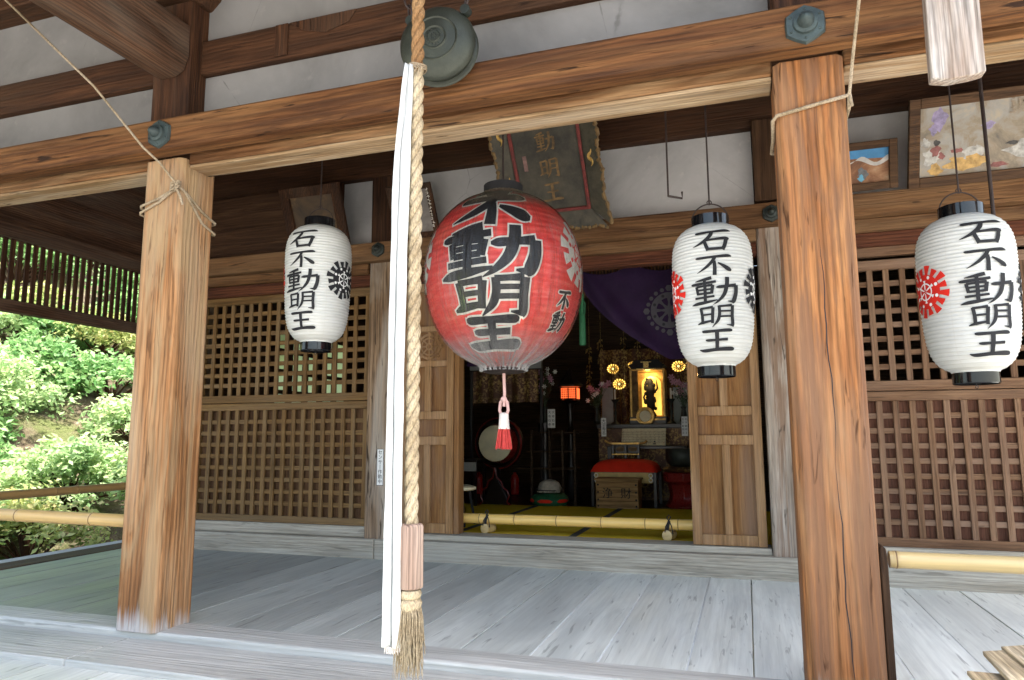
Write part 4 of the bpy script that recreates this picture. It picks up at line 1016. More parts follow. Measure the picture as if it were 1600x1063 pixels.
# sensor notice
t = thing('sensor_notice', 'narrow white strip notice with vertical writing on the left wall post', 'notice', (-2.52, 4.617, .50))
b = MB(); b.box(-2.549, -2.495, 4.6165, 4.6195, .508, .768); b.build('card', M['tagw'], t)
b = MB(); 
for a in ((-2.549, -2.495, 4.6155, 4.6163, .508, .511), (-2.549, -2.495, 4.6155, 4.6163, .765, .768), (-2.549, -2.546, 4.6155, 4.6163, .511, .765), (-2.498, -2.495, 4.6155, 4.6163, .511, .765)): b.box(*a)
b.build('border', M['ink'], t)
for i, ch in enumerate('センサ丨作動中'):
    k = i*.0345
    text_mesh('lettering', ch, .034, M['ink'], t, Matrix.Translation((-2.522, 4.6158, .742-k)) @ FRONT, False, .0004)

# ================================================================== bamboo rails
M['node'] = plain('bamboo_node', (.20,.12,.045), .6, 0, .4, 40)
def bamboo_pole(name, label, p0, p1, r, mat, nodes, parent=None, group=None):
    p0, p1 = Vector(p0), Vector(p1); L = (p1-p0).length; d = (p1-p0).normalized(); prof = [(r*.8, 0), (r, .002)]
    for q in nodes:
        z = q*L; prof += [(r*.985, z-.020), (r*1.0, z-.008), (r*1.07, z-.004), (r*.965, z-.0005), (r*.965, z+.001), (r*1.05, z+.005), (r*.99, z+.014)]
    prof += [(r, L-.002), (r*.8, L)]
    T = Matrix.Translation(p0) @ d.to_track_quat('Z', 'Y').to_matrix().to_4x4()
    b = MB(); b.lathe(prof, 20, T); b.cur = 1
    for q in nodes: b.lathe([(r*1.0, q*L-.0035), (r*1.035, q*L-.002), (r*1.035, q*L+.0015), (r*.99, q*L+.003)], 20, T, cap=False)
    o = b.build(name, [mat, M['node']], parent, smooth=True, ang=50)
    if label: tag(o, label, 'railing', group)
    return o
bamboo_pole('bamboo_rail', 'pale bamboo pole barring the porch to the right of the broad pillar', (.432, 2.70, .440), (2.8, 2.70, .437), .0275, M['bambw'], (.008, .165, .32, .48, .64, .8, .95))
bamboo_pole('bamboo_rail', 'yellow bamboo pole barring the porch left of the pale pillar, nearer of the two', (-4.78, 2.70, .478), (-2.74, 2.70, .462), .031, M['bamby'], (.12, .29, .50, .62, .86))
bamboo_pole('bamboo_rail', 'darker bamboo pole along the outer edge of the left porch, behind the yellow one', (-4.8, 2.72, .474), (-4.8, 6.2, .466), .031, M['bambdk'], (.06, .17, .225, .35, .40, .52, .66, .8, .93))
for i, y in enumerate((2.72, 6.17)):
    b = MB(); b.box(-4.845, -4.755, y-.04, y+.04, .005, .62)
    tag(b.build('rail_post', M['darkz'], bevel=.006), 'short dark post carrying the %s end of the darker bamboo rail' % ('near', 'far')[i], 'post')
b = MB(); b.prism([(.389,.008),(.412,.008),(.412,.46),(.408,.488),(.398,.497),(.389,.49)], 2.60, 2.70, 'Y')
tag(b.build('rail_bracket', M['framez'], bevel=.004), 'thin brown upright board against the right pillar carrying the bamboo rail', 'bracket')
# barrier in the doorway
t = thing('bamboo_barrier', 'long bamboo pole tied on two short bamboo feet across the doorway', 'barrier', (-1.17, 4.90, .17))
bamboo_pole('crossbar', '', (-1.99, 4.885, .2680), (-.34, 4.885, .2710), .036, M['bambx'], (.085, .245, .43, .62, .80, .93), t)
for x in (-1.79, -.515):
    bamboo_pole('foot', '', (x-.012, 4.840, .203), (x+.012, 4.945, .203), .034, M['bambw'], (.75,), t)
    b = MB()
    for k in range(3):
        o = k*.006-.006; b.tube([(x+o-.012, 4.852, .215), (x+o-.006, 4.845, .255), (x+o+.002, 4.852, .292), (x+o+.006, 4.885, .298), (x+o, 4.92, .28), (x+o, 4.93, .22)], .0038, 6)
    b.tube([(x, 4.86, .296), (x-.010, 4.852, .318), (x+.004, 4.848, .336), (x+.014, 4.852, .322), (x, 4.858, .297), (x-.018, 4.84, .262), (x-.024, 4.838, .225)], .0036, 6)
    b.tube([(x+.004, 4.858, .297), (x+.020, 4.842, .262), (x+.028, 4.838, .214)], .0036, 6); b.build('lashing', M['leather'], t, smooth=True)

# stack of thin wooden prayer sticks at the near right corner
t = thing('stick_tray', 'dark wooden tray box of pale prayer sticks at the bottom right corner', 'tray', (.72, 1.85, -.048))
b = MB(); b.box(.495, 1.05, 1.5, 2.085, -.048, .262); b.build('tray_box', M['wallx'], t, bevel=.004)
b = MB(); b.box(.488, 1.06, 1.49, 2.095, .2635, .274); b.build('tray_lid', M['goma'], t, bevel=.002)
for i in range(5):
    T = Matrix.Translation((.548+.044*i, 2.185+.008*i*(1 if i % 2 else -1), .300+.013*i)) @ Matrix.Rotation(R(-9), 4, 'Y') @ Matrix.Rotation(R(2*((i*7) % 3-1)), 4, 'Z')
    b = MB(); b.box(0, .085, -.55, 0, -.012, 0, T)
    o = b.build('prayer_stick', M['goma'], bevel=.0015); tag(o, ('leftmost pale prayer stick in the fanned stack at bottom right', 'second pale prayer stick from the left in the fanned stack at bottom right', 'middle pale prayer stick in the fanned stack at bottom right', 'fourth pale prayer stick from the left in the fanned stack at bottom right', 'rightmost pale prayer stick in the fanned stack at bottom right')[i], 'prayer stick', 'fanned prayer sticks')

# ================================================================== inside the doorway
# purple curtain drawn up in the middle
t = thing('door_curtain', 'dark purple silk curtain with grey wheel crests, gathered up over the doorway', 'curtain', (-1.15, 4.95, 2.0))
def cur_bottom(x):
    a = abs(x); return 1.975-.60*min(1, max(0, (a-.05)/.62)) ** .62
def curt(u, v):
    x = -.83+1.66*u; a = abs(x); zt = 2.055-.045*abs(math.sin(x*PI/.42)) ** 1.4; zb = cur_bottom(x); z = zb+(zt-zb)*v
    d = (z-zb)
    fold = .026*math.sin(9*d+5.0*a*2.2+1)*(1-v*.6)*math.exp(-max(0, a-.1)*1.2)+.012*math.sin(26*d+7*a)*math.exp(-d*4)
    return Vector((-1.15+x, 4.955+fold-.012*math.exp(-d*9), z))
b = MB(); b.grid(curt, 160, 60); b.build('curtain_cloth', M['purple'], t, smooth=True, ang=80)
def cfn(cx):
    def fn(u, v, off):
        x = cx+u+1.15; zt = 2.055-.045*abs(math.sin(x*PI/.42)) ** 1.4; zb = cur_bottom(x); z = min(zt-.001, max(zb+.002, 1.72+v))
        p = curt((x+.83)/1.66, (z-zb)/(zt-zb)); return Vector((p.x, p.y-off-.003, p.z))
    return fn
for cx in (-.47, -1.83):
    bl, wh = MB(), MB(); f = cfn(cx)
    for k in range(48):
        a0, a1 = 2*PI*k/48, 2*PI*(k+1)/48
        for ra, rb in ((.088, .128), (.0, .03)): bl.add([f(r*math.cos(a), r*math.sin(a), .002) for r in (ra, rb) for a in (a0, a1)], [(0, 1, 3, 2)])
    for k in range(20):
        a = 2*PI*k/20; rr_ = .024 if k % 5 == 0 else .0155; q = .150 if k % 5 else .158
        bl.add([f(q*math.cos(a)+rr_*math.cos(j*PI/3), q*math.sin(a)+rr_*math.sin(j*PI/3), .0025) for j in range(6)], [tuple(range(6))])
    for k in range(8):
        a = k*PI/4; n = Vector((-math.sin(a), math.cos(a)))*.008; bl.add([f(r*math.cos(a)+s*n.x*w_, r*math.sin(a)+s*n.y*w_, .0022) for r, w_ in ((.02, 1.6), (.055, .8), (.095, 1.8)) for s in (-1, 1)], [(0, 1, 3, 2), (2, 3, 5, 4)])
    for k in range(8):
        a = 2*PI*(k+.5)/8; wh.add([f(.108*math.cos(a)+.011*math.cos(j*PI/5), .108*math.sin(a)+.011*math.sin(j*PI/5), .0035) for j in range(10)], [tuple(range(10))])
    e = bl.build('wheel_crest', M['crest'], t); wh.build('crest_dot', M['ink'], e)
t = thing('bamboo_blind', 'rolled up blind of dark thin slats above the purple curtain', 'blind', (-1.15, 5.0, 1.95))
b = MB()
for i in range(70): x = -1.96+i*.0235; b.box(x, x+.013, 5.01, 5.018, 1.86, 2.10)
b.build('slats', M['latlb'], t); b = MB(); b.box(-1.97, -.32, 5.005, 5.022, 2.06, 2.075); b.build('binding', M['heri'], t)
t = thing('curtain_tassel', 'green cord tassel hanging at the gathered middle of the curtain', 'tassel', (-1.075, 4.88, 1.48))
b = MB(); b.tube([(-1.075, 4.885, 2.05), (-1.073, 4.885, 1.85)], .006, 6); b.build('cord', M['cord'], t, smooth=True)
b = MB(); b.tube([(-1.073, 4.885, 1.86), (-1.075, 4.885, 1.72)], [.011, .014], 8)
for s in (-1, 1): b.tube([(-1.074, 4.88, 1.83), (-1.074+s*.022, 4.88, 1.79), (-1.074+s*.018, 4.88, 1.72), (-1.075, 4.88, 1.70)], .005, 6)
b.lathe([(.008, 1.735), (.020, 1.715), (.022, 1.66), (.024, 1.50), (.018, 1.492)], 14, Matrix.Translation((-1.075, 4.885, 0))); b.build('tassel_body', M['greencl'], t, smooth=True, ang=50)

# taiko drum on a stand
t = thing('drum', 'cream skinned drum in a dark ring frame on a cloud shaped stand', 'drum', (-2.45, 7.0, .15))
Td = Matrix.Translation((-2.465, 6.93, .785)) @ Matrix.Rotation(R(-4), 4, 'Z') @ Matrix.Rotation(R(90), 4, 'X')
b = MB(); b.lathe([(.001, .012), (.165, .010), (.182, .002), (.185, -.012)], 48, Td); b.build('drum_skin', M['cream'], t, smooth=True, ang=40)
b = MB(); b.lathe([(.186, -.004), (.215, -.12), (.186, -.24), (.001, -.24)], 48, Td, cap=False); bd = b.build('drum_body', M['redlac'], t, smooth=True, ang=40)
b = MB()
for k in range(44): a = 2*PI*k/44; b.ball(Td @ Vector((.184*math.cos(a), .184*math.sin(a), -.006)), .0052, 6, 4)
b.build('stud', M['brass'], bd)
b = MB(); b.lathe([(.212, -.10), (.235, -.075), (.262, -.10), (.262, -.15), (.235, -.17), (.212, -.15)], 56, Td, cap=False); b.build('ring_frame', M['dkwood'], t, smooth=True, ang=40)
b = MB(); b.lathe([(.255, -.07), (.264, -.078), (.264, -.09), (.255, -.09)], 56, Td, cap=False); b.build('red_rim', M['redlac'], t, smooth=True)
b = MB()
for s in (-1, 1): b.tube([(-2.465, 6.92, .54), (-2.465+s*.02, 6.92, .44), (-2.465+s*.07, 6.92, .40), (-2.465+s*.085, 6.92, .345), (-2.465+s*.135, 6.92, .31), (-2.465+s*.155, 6.92, .25), (-2.465+s*.13, 6.92, .20), (-2.465+s*.17, 6.92, .162)], .008, 8)
b.build('red_edge', M['redlac'], t, smooth=True)
b = MB(); b.prism([(-2.60,.152),(-2.33,.152),(-2.345,.25),(-2.39,.33),(-2.44,.42),(-2.45,.54),(-2.48,.54),(-2.49,.42),(-2.54,.33),(-2.585,.25)], 6.94, 7.06, 'Y'); b.build('stand', M['dkwood'], t, bevel=.006)
# wooden fish gong on a patterned cushion
t = thing('cushion', 'round red and green patterned cushion under the wooden fish gong', 'cushion', (-1.93, 7.05, .15))
b = MB(); b.lathe([(.10, .152), (.17, .158), (.195, .195), (.19, .24), (.15, .28), (.001, .285)], 32, Matrix.Translation((-1.93, 7.08, 0))); b.build('cushion_body', M['greencl'], t, smooth=True, ang=80)
b = MB()
for k in range(6):
    a = -PI/2+k*PI/3
    def cp(u, v): 
        aa = a+u; r = .1975-.03*abs(v) ** 2; return Vector((-1.93+r*math.cos(aa), 7.08+r*math.sin(aa), .212+v*.042))
    for i in range(-4, 4):
        for j in range(-3, 3):
            q = [(i/4*.42*(1-abs(jj)/3), jj/3) for jj in (j, j+1)]; q2 = [((i+1)/4*.42*(1-abs(jj)/3), jj/3) for jj in (j+1, j)]
            b.add([cp(*z) for z in (q[0], q2[1], q2[0], q[1])], [(0, 1, 2, 3)])
b.build('diamond_pattern', M['redcush'], t)
t = thing('wooden_fish_gong', 'round grey carved wooden fish gong resting on the patterned cushion', 'gong', (-1.93, 7.08, .285))
b = MB(); b.lathe([(.06, .286), (.115, .30), (.122, .335), (.10, .385), (.06, .412), (.001, .418)], 28, Matrix.Translation((-1.93, 7.08, 0))); b.build('carved_body', M['fish'], t, smooth=True, ang=60)
b = MB(); b.box(-2.03, -1.83, 6.954, 6.966, .312, .320); b.build('slot', M['ink'], t)
b = MB()
for k in range(14): a = PI+.3+k*.19; b.ball((-1.93+.118*math.cos(a), 7.08+.118*math.sin(a), .300), .010, 6, 4)
b.build('carved_scales', M['fish'], t, smooth=True)
# offering box
t = thing('offering_box', 'plain wooden offering box with two large black characters on its front', 'box', (-1.2, 6.98, .15))
b = MB(); b.box(-1.405, -1.0, 6.85, 7.10, .152, .43); b.build('box_body', M['boxw'], t, bevel=.004)
b = MB(); b.box(-1.42, -.985, 6.835, 7.115, .4305, .450); b.build('rim', M['boxw'], t, bevel=.004)
b = MB()
for x in (-1.385, -1.02):
    for z in (.19, .25, .32, .39): b.lathe([(.001, .006), (.009, .003), (.010, 0)], 10, Matrix.Translation((x, 6.849, z)) @ Matrix.Rotation(R(90), 4, 'X'))
b.build('nail', M['ink'], t)
for ch, x in (('浄', -1.292), ('財', -1.115)): text_mesh('lettering', ch, .105, M['ink'], t, Matrix.Translation((x, 6.848, .305)) @ FRONT, False, .002)
# priest's seat
t = thing('priest_seat', 'low gilt edged seat with a red cushion top behind the offering box', 'seat', (-1.2, 7.4, .15))
b = MB()
def cush(u, v):
    x = u*2-1; y = v*2-1; h = max(0, 1-abs(x) ** 4)*max(0, 1-abs(y) ** 4); return Vector((-1.2+.335*x, 7.46+.24*y, .492+.125*h ** .45))
b.grid(cush, 30, 16); b.build('red_cushion', M['redcush'], t, smooth=True, ang=80)
b = MB(); b.box(-1.49, -.91, 7.22, 7.235, .385, .488); b.build('gilt_apron', plain('gilt_board', (.62,.44,.15), .5, .1, .2, 14), t, bevel=.003)
b = MB(); b.box(-1.50, -.90, 7.236, 7.70, .40, .490); b.build('seat_box', M['dkwood'], t)
for x in (-1.515, -.885):
    for y in (7.235, 7.68): b = MB(); b.box(x-.015, x+.015, y-.012, y+.012, .152, .49); b.build('leg', M['dkwood'], t, bevel=.002)
b = MB()
for x in (-1.475, -.925):
    for z in (.415, .460):
        T = Matrix.Translation((x, 7.218, z)) @ Matrix.Rotation(R(90), 4, 'X'); b.tube([T @ Vector((.018*math.cos(a), .018*math.sin(a), 0)) for a in [2*PI*k/16 for k in range(17)]], .005, 6, False)
b.build('silver_ring', M['petalw'], t)
# sutra desk, book
t = thing('altar_stand', 'small gilt and black stand with upturned ends in front of the sutra book', 'stand', (-1.22, 7.6, .15))
b = MB(); b.box(-1.375, -1.075, 7.55, 7.72, .765, .785); b.tube([(-1.375, 7.6, .775), (-1.42, 7.6, .782), (-1.45, 7.6, .805)], .012, 8); b.tube([(-1.075, 7.6, .775), (-1.03, 7.6, .782), (-1.0, 7.6, .805)], .012, 8); b.box(-1.37, -1.08, 7.55, 7.70, .655, .67); b.build('gilt_boards', M['gold'], t, bevel=.002)
b = MB()
for x in (-1.36, -1.225, -1.09): b.box(x-.012, x+.012, 7.56, 7.585, .152, .764)
b.box(-1.35, -1.10, 7.64, 7.66, .672, .76); b.build('black_frame', M['dkwood'], t, bevel=.002)
b = MB()
for x in (-1.29, -1.16):
    T = Matrix.Translation((x, 7.636, .715)) @ Matrix.Rotation(R(90), 4, 'X'); b.lathe([(.001, .002), (.045, .0)], 18, T @ Matrix.Diagonal((1.1, .6, 1, 1)))
b.build('gilt_medallion', M['golddull'], t)
t = thing('sutra_book', 'open accordion sutra book of cream pages on the altar desk', 'book', (-1.06, 7.8, .75))
b = MB(); n = 34; vs = []
for i in range(n+1):
    x = -1.30+.475*i/n; o = .007*(i % 2); vs += [(x, 7.74-o, .752), (x, 7.83-o, .935)]
b.add(vs, [(i*2, i*2+2, i*2+3, i*2+1) for i in range(n)]); b.build('folded_pages', M['cream'], t)
b = MB(); rr = random.Random(6)
for i in range(n):
    x = -1.30+.475*(i+.5)/n
    for k in range(5): q = .12+.15*k+rr.uniform(0, .05); b.add([(x+s*.002, 7.731+.09*qq, .752+.183*qq) for qq in (q, q+.09) for s in (-1, 1)], [(0, 1, 3, 2)])
b.build('written_lines', M['boxw'], t)
b = MB(); b.box(-.945, -.93, 7.715, 7.73, .785, .80); b.box(-.955, -.925, 7.715, 7.73, .765, .775); b.build('cover_mark', M['ink'], t)
t = thing('altar_desk', 'dark desk with a brocade front carrying the sutra book and shrine', 'desk', (-1.05, 8.2, .15))
b = MB(); b.box(-1.45, -.62, 7.72, 8.0, .715, .745); b.box(-1.62, -.42, 8.0, 8.75, .94, .985); b.build('desk_top', M['dkwood'], t, bevel=.004)
for x in (-1.43, -.64): b = MB(); b.box(x-.02, x+.02, 7.74, 7.78, .152, .714); b.build('leg', M['dkwood'], t)
b = MB(); b.box(-1.60, -.44, 8.02, 8.05, .152, .938); b.build('brocade_front', M['brocade'], t)
# household shrine with backlit gold niche
t = thing('buddhist_shrine', 'open black and gold shrine cabinet with a glowing gold niche', 'shrine', (-1.06, 8.3, .985))
b = MB(); b.box(-1.26, -1.235, 8.2, 8.45, 1.07, 1.60); b.box(-.885, -.862, 8.2, 8.45, 1.07, 1.60); b.box(-1.26, -.862, 8.451, 8.47, 1.07, 1.6); b.box(-1.26, -.862, 8.2, 8.45, 1.60, 1.62); b.build('cabinet', M['gold'], t, bevel=.003)
b = MB(); b.box(-1.27, -.85, 8.18, 8.47, .986, 1.069); b.build('base', M['dkwood'], t, bevel=.004); b = MB(); b.box(-1.26, -.86, 8.172, 8.179, 1.03, 1.05); b.build('base_band', M['gold'], t)
b = MB(); b.prism([(-1.23,1.622),(-.89,1.622),(-.85,1.66),(-.90,1.68),(-.92,1.72),(-1.20,1.72),(-1.22,1.68),(-1.27,1.66)], 8.15, 8.47, 'Y'); b.build('roof', M['ink'], t, bevel=.003)
b = MB(); b.box(-1.09, -1.03, 8.14, 8.149, 1.63, 1.70); b.box(-1.12, -1.0, 8.143, 8.149, 1.69, 1.70); b.box(-1.17, -.95, 8.13, 8.149, 1.605, 1.62); b.build('gilt_fitting', M['brass'], t)
b = MB(); b.box(-1.234, -1.165, 8.21, 8.22, 1.07, 1.60); b.build('door_leaf', M['golddull'], t)
pr = [(-1.15,1.09),(-.925,1.09),(-.925,1.46)]+[(-1.0375+.1125*math.cos(a), 1.46+.09*math.sin(a)) for a in [PI*k/12 for k in range(1, 12)]]+[(-1.15,1.46)]
b = MB(); b.prism(pr, 8.40, 8.41, 'Y'); 
tn = NT('lit_gold_niche'); p = tn.pos(); n_ = tn.noise(p, 8, 3); tn.pbr((.75,.48,.10), .35, .6, Emission_Color=(1,.56,.09,1), Emission_Strength=tn.maprange(n_, .3, .7, .22, .4)); M['niche'] = tn.m
b.build('glowing_niche', M['niche'], t)
lp = bpy.data.lights.new('shrine_lamp', 'POINT'); lp.energy = .7; lp.color = (1, .68, .28); lp.shadow_soft_size = .03
lo_ = bpy.data.objects.new('shrine_lamp', lp); COL.objects.link(lo_); lo_.parent = t; lo_.location = (-1.06+1.06+.0, 8.25-8.3, 1.55-.985)
t = thing('temple_statue', 'dark guardian statue with flame shaped outline standing in the glowing niche', 'statue', (-1.04, 8.33, 1.09))
b = MB(); rr = random.Random(12)
b.lathe([(.05, 1.07), (.065, 1.09), (.05, 1.12), (.035, 1.14), (.045, 1.18), (.05, 1.24), (.035, 1.30), (.05, 1.36), (.055, 1.40), (.03, 1.43), (.03, 1.45), (.034, 1.48), (.02, 1.515), (.001, 1.53)], 20, Matrix.Translation((-1.04, 8.33, 0)) @ Matrix.Diagonal((1, .6, 1, 1)))
for k in range(44):
    z = rr.uniform(1.16, 1.52); a = rr.choice((-1, 1)); x = -1.04+a*rr.uniform(.015, .055)*(1.1-.3*abs(z-1.36)); b.ball((x, 8.335, z), rr.uniform(.010, .024), 8, 6, rr.uniform(.9, 1.8))
b.tube([(-.99, 8.32, 1.36), (-.955, 8.30, 1.40), (-.965, 8.29, 1.50)], [.014, .012, .005], 6); b.tube([(-1.09, 8.32, 1.36), (-1.115, 8.30, 1.30), (-1.10, 8.29, 1.24)], .012, 6)
b.build('statue_body', M['ink'], t, smooth=True)
t = thing('altar_mirror', 'round cream disc in a gilt ring standing before the shrine', 'mirror', (-1.07, 8.08, .985))
T = Matrix.Translation((-1.075, 8.07, 1.075)) @ Matrix.Rotation(R(90), 4, 'X')
b = MB(); b.lathe([(.062, .0), (.066, .012), (.10, .008), (.104, -.01), (.06, -.012)], 32, T, cap=False); b.build('gilt_ring', M['gold'], t, smooth=True, ang=40)
b = MB(); b.lathe([(.001, .004), (.062, .0)], 28, T); b.build('disc', M['cream'], t)
b = MB(); b.lathe([(.06, .987), (.06, .994), (.02, .998), (.02, 1.0)], 20, Matrix.Translation((-1.075, 8.07, 0))); b.build('foot', M['gold'], t, smooth=True, ang=40)
def candle(x, y, zc, zt, label):
    t = thing('candle_stand', label, 'candle stand', (x, y, .985)); T = Matrix.Translation((x, y, 0))
    b = MB(); b.lathe([(.055, .987), (.05, .998), (.018, 1.02), (.012, 1.08), (.02, 1.12), (.011, 1.15), (.014, zc-.05), (.042, zc-.012), (.048, zc), (.001, zc+.002)], 20, T); b.build('stand', M['bronzed'], t, smooth=True, ang=50)
    b = MB(); b.lathe([(.010, zc+.003), (.0095, zt), (.002, zt+.004)], 12, T); b.build('candle', M['candle'], t, smooth=True)
candle(-1.42, 8.12, 1.27, 1.385, 'tall black candle stand with a white candle, left of the shrine')
candle(-.79, 8.12, 1.265, 1.385, 'tall black candle stand with a white candle, right of the shrine')
# lotus lamps
def lotus(x, y, z, r, label):
    r *= .72
    t = thing('lotus_lamp', label, 'lamp', (x, y, z)); b = MB(); rr = random.Random(label)
    for ring, n, sz in ((1, 14, 1.), (.62, 10, .8)):
        for k in range(n):
            a = 2*PI*k/n+ring; c = Vector((x+r*ring*math.cos(a), y-.01, z+r*ring*math.sin(a)*.8)); u = Vector((math.cos(a), 0, math.sin(a)*.8)).normalized(); v = Vector((-u.z, 0, u.x))
            l = r*.34*sz; b.add([c-u*l, c+v*l*.42+Vector((0, -.012, 0)), c+u*l*.8, c-v*l*.42+Vector((0, -.012, 0))], [(0, 1, 2, 3)])
    b.build('gilt_petals', M['brass'], t)
    b = MB(); b.ball((x, y-.02, z), r*.20, 10, 8); b.build('bulb', M['bulb'], t, smooth=True)
    lq = bpy.data.lights.new('lotus_bulb', 'POINT'); lq.energy = .08*r/.1; lq.color = (1, .74, .36); lq.shadow_soft_size = .02; lqo = bpy.data.objects.new('lotus_bulb', lq); COL.objects.link(lqo); lqo.parent = t; lqo.location = (0, -.07, 0)
    b = MB(); b.tube([(x, y, z), (x+.02, y+.05, z-.12), (x+.06, y+.12, z-.3), (x+.05, y+.2, .985)], .0045, 6); b.build('stalk', M['brass'], t, smooth=True)
lotus(-1.42, 8.45, 1.47, .105, 'gilt lotus lamp just above the left candle')
lotus(-1.50, 8.5, 1.66, .095, 'gilt lotus lamp highest left of the shrine')
lotus(-.72, 8.45, 1.66, .105, 'gilt lotus lamp right of the shrine roof')
lotus(-1.27, 8.55, 1.70, .075, 'small gilt lotus lamp touching the left end of the shrine roof')
# hanging gilt ornaments over the altar
for i, (x, z0, n) in enumerate(((-1.62, 1.98, 8), (-1.34, 2.0, 9), (-1.18, 1.95, 6), (-.95, 1.98, 6), (-.62, 1.96, 9), (-.48, 1.98, 10), (-1.76, 1.9, 9))):
    t = thing('hanging_ornament', 'string of small gilt leaves and beads hanging over the altar', 'ornament', (x, 8.35, z0), 'gilt ornaments hanging over the altar'); b = MB(); rr = random.Random(i+40)
    b.tube([(x, 8.35, 2.6), (x, 8.35, z0-.055*n)], .0022, 4); b.build('cord', M['brass'], t)
    b = MB()
    for k in range(n):
        z = z0-.055*k
        for q in range(3):
            a = rr.uniform(0, 6.28); s = rr.uniform(.014, .026); c = Vector((x+.03*math.cos(a), 8.33, z+rr.uniform(-.02, .02))); u = Vector((math.cos(a)*.6, -.2, -1)).normalized(); v = Vector((u.z, .2, -u.x)).normalized()
            b.add([c-u*s, c+v*s*.55, c+u*s*1.2, c-v*s*.55], [(0, 1, 2, 3)])
        b.ball((x, 8.34, z), .008, 6, 4)
    b.build('gilt_leaves', M['brass'], t)
# hanging brocades
t = thing('brocade_hanging', 'gold patterned brocade hanging behind the shrine', 'hanging', (-1.0, 8.9, 1.4))
b = MB(); b.grid(lambda u, v: Vector((-1.75+1.6*u, 8.95+.02*math.sin(u*40), 1.0+.95*v)), 80, 2); b.build('cloth', M['brocade'], t, smooth=True)
t = thing('brocade_hanging', 'brown and gold brocade hanging on the left above the drum', 'hanging', (-2.6, 7.55, 1.4))
b = MB(); b.grid(lambda u, v: Vector((-2.93+.77*u, 7.5+.012*math.sin(u*34), 1.23+.36*v)), 60, 2); b.build('cloth', M['brocade'], t, smooth=True)
b = MB(); b.box(-2.98, -2.13, 7.52, 7.54, 1.60, 1.78); b.build('grey_board', M['greypaint'], t)
b = MB(); b.tube([(-2.98, 7.53, 1.60), (-2.13, 7.53, 1.60)], .012, 8); b.build('rail', M['dkwood'], t)
for x in (-2.97, -2.14): b = MB(); b.box(x-.015, x+.015, 7.545, 7.575, .152, 1.8); b.build('post', M['dkwood'], t)
# lattice lamp
t = thing('hanging_lamp', 'dark metal lantern with glowing orange lattice sides', 'lamp', (-1.885, 7.85, 1.1))
b = MB(); b.lathe([(.02, 1.62), (.03, 1.58), (.06, 1.53), (.075, 1.50), (.155, 1.43), (.15, 1.41), (.10, 1.405)], 6, Matrix.Translation((-1.885, 7.85, 0))); b.build('roof', M['dkwood'], t, bevel=.002)
b = MB(); b.box(-1.975, -1.795, 7.76, 7.94, 1.275, 1.395); b.build('glowing_sides', M['fire'], t)
b = MB()
for i in range(9): x = -1.975+.0225*i; b.box(x-(.008 if i in (0, 4, 8) else .003), x+(.008 if i in (0, 4, 8) else .003), 7.750, 7.757, 1.27, 1.40)
for i in range(6): z = 1.275+.024*i; b.box(-1.98, -1.79, 7.752, 7.759, z-.003, z+.003)
b.build('lattice', M['ink'], t)
b = MB(); b.lathe([(.10, 1.272), (.11, 1.25), (.05, 1.22), (.03, 1.15), (.035, 1.05), (.03, .95), (.06, .9), (.10, .88)], 12, Matrix.Translation((-1.885, 7.85, 0))); b.lathe([(.03, .879), (.04, .5), (.10, .2), (.13, .152)], 12, Matrix.Translation((-1.885, 7.85, 0))); b.build('pedestal', M['dkwood'], t, smooth=True, ang=40)
# shelf stand in the shade
t = thing('shelf_stand', 'dark open shelf stand in shade between the drum and the seat', 'stand', (-2.0, 7.5, .15))
b = MB()
for z, a, c in ((.52, -2.38, -1.72), (.70, -2.25, -1.70), (.90, -2.2, -1.66)): b.box(a, c, 7.3, 7.6, z-.012, z)
b.build('shelf', M['interior'], t)
for x in (-2.18, -1.98, -1.84, -1.71): b = MB(); b.box(x-.012, x+.012, 7.28, 7.298, .152, .92); b.build('post', M['interior'], t)
# flower vases
def flowers(x, y, z0, z1, label, seed):
    t = thing('flower_vase', label, 'flowers', (x, y, z0)); rr = random.Random(seed)
    b = MB(); b.lathe([(.03, z0+.002), (.045, z0+.03), (.03, z0+.10), (.022, z0+.15), (.035, z0+.18)], 14, Matrix.Translation((x, y, 0))); b.build('vase', M['bronzed'], t, smooth=True)
    ls, wp, pp = MB(), MB(), MB(); zz = z0+.17
    for k in range(26):
        a = rr.uniform(0, 6.28); l = rr.uniform(.3, 1)*(z1-zz); q = rr.uniform(.02, .16)
        tip = Vector((x+q*math.cos(a), y+q*math.sin(a)*.6, zz+l)); base = Vector((x, y, zz-.02)); mid = (base+tip)/2+Vector((0, 0, .02))
        ls.tube([base, mid, tip], .0022, 4)
        for j in range(4):
            c = base.lerp(tip, rr.uniform(.3, 1)); u = Vector((rr.uniform(-1, 1), rr.uniform(-1, 1), rr.uniform(-.2, 1))).normalized(); v = u.orthogonal().normalized(); s = rr.uniform(.03, .06)
            ls.add([c, c+u*s*.5+v*s*.2, c+u*s, c+u*s*.5-v*s*.2], [(0, 1, 2, 3)])
        if k < 13:
            m = wp if k % 2 else pp; n = 6; s = .034 if k % 2 else .05
            for j in range(n):
                aa = 2*PI*j/n; u = Vector((math.cos(aa), -.5, math.sin(aa))).normalized(); v = u.cross(Vector((0, -1, 0))).normalized()
                m.add([tip, tip+u*s*.55+v*s*.22, tip+u*s, tip+u*s*.55-v*s*.22], [(0, 1, 2, 3)])
    ls.build('foliage', M['stem'], t); wp.build('white_blossom', M['petalw'], t); pp.build('pink_blossom', M['petalp'], t)
flowers(-1.60, 7.95, .99, 1.46, 'vase of white and pink lilies left of the shrine', 3)
flowers(-.64, 7.95, .99, 1.50, 'vase of pink lilies right of the shrine', 5)
flowers(-2.12, 7.62, 1.00, 1.60, 'tall vase of lilies left of the orange lamp', 9)
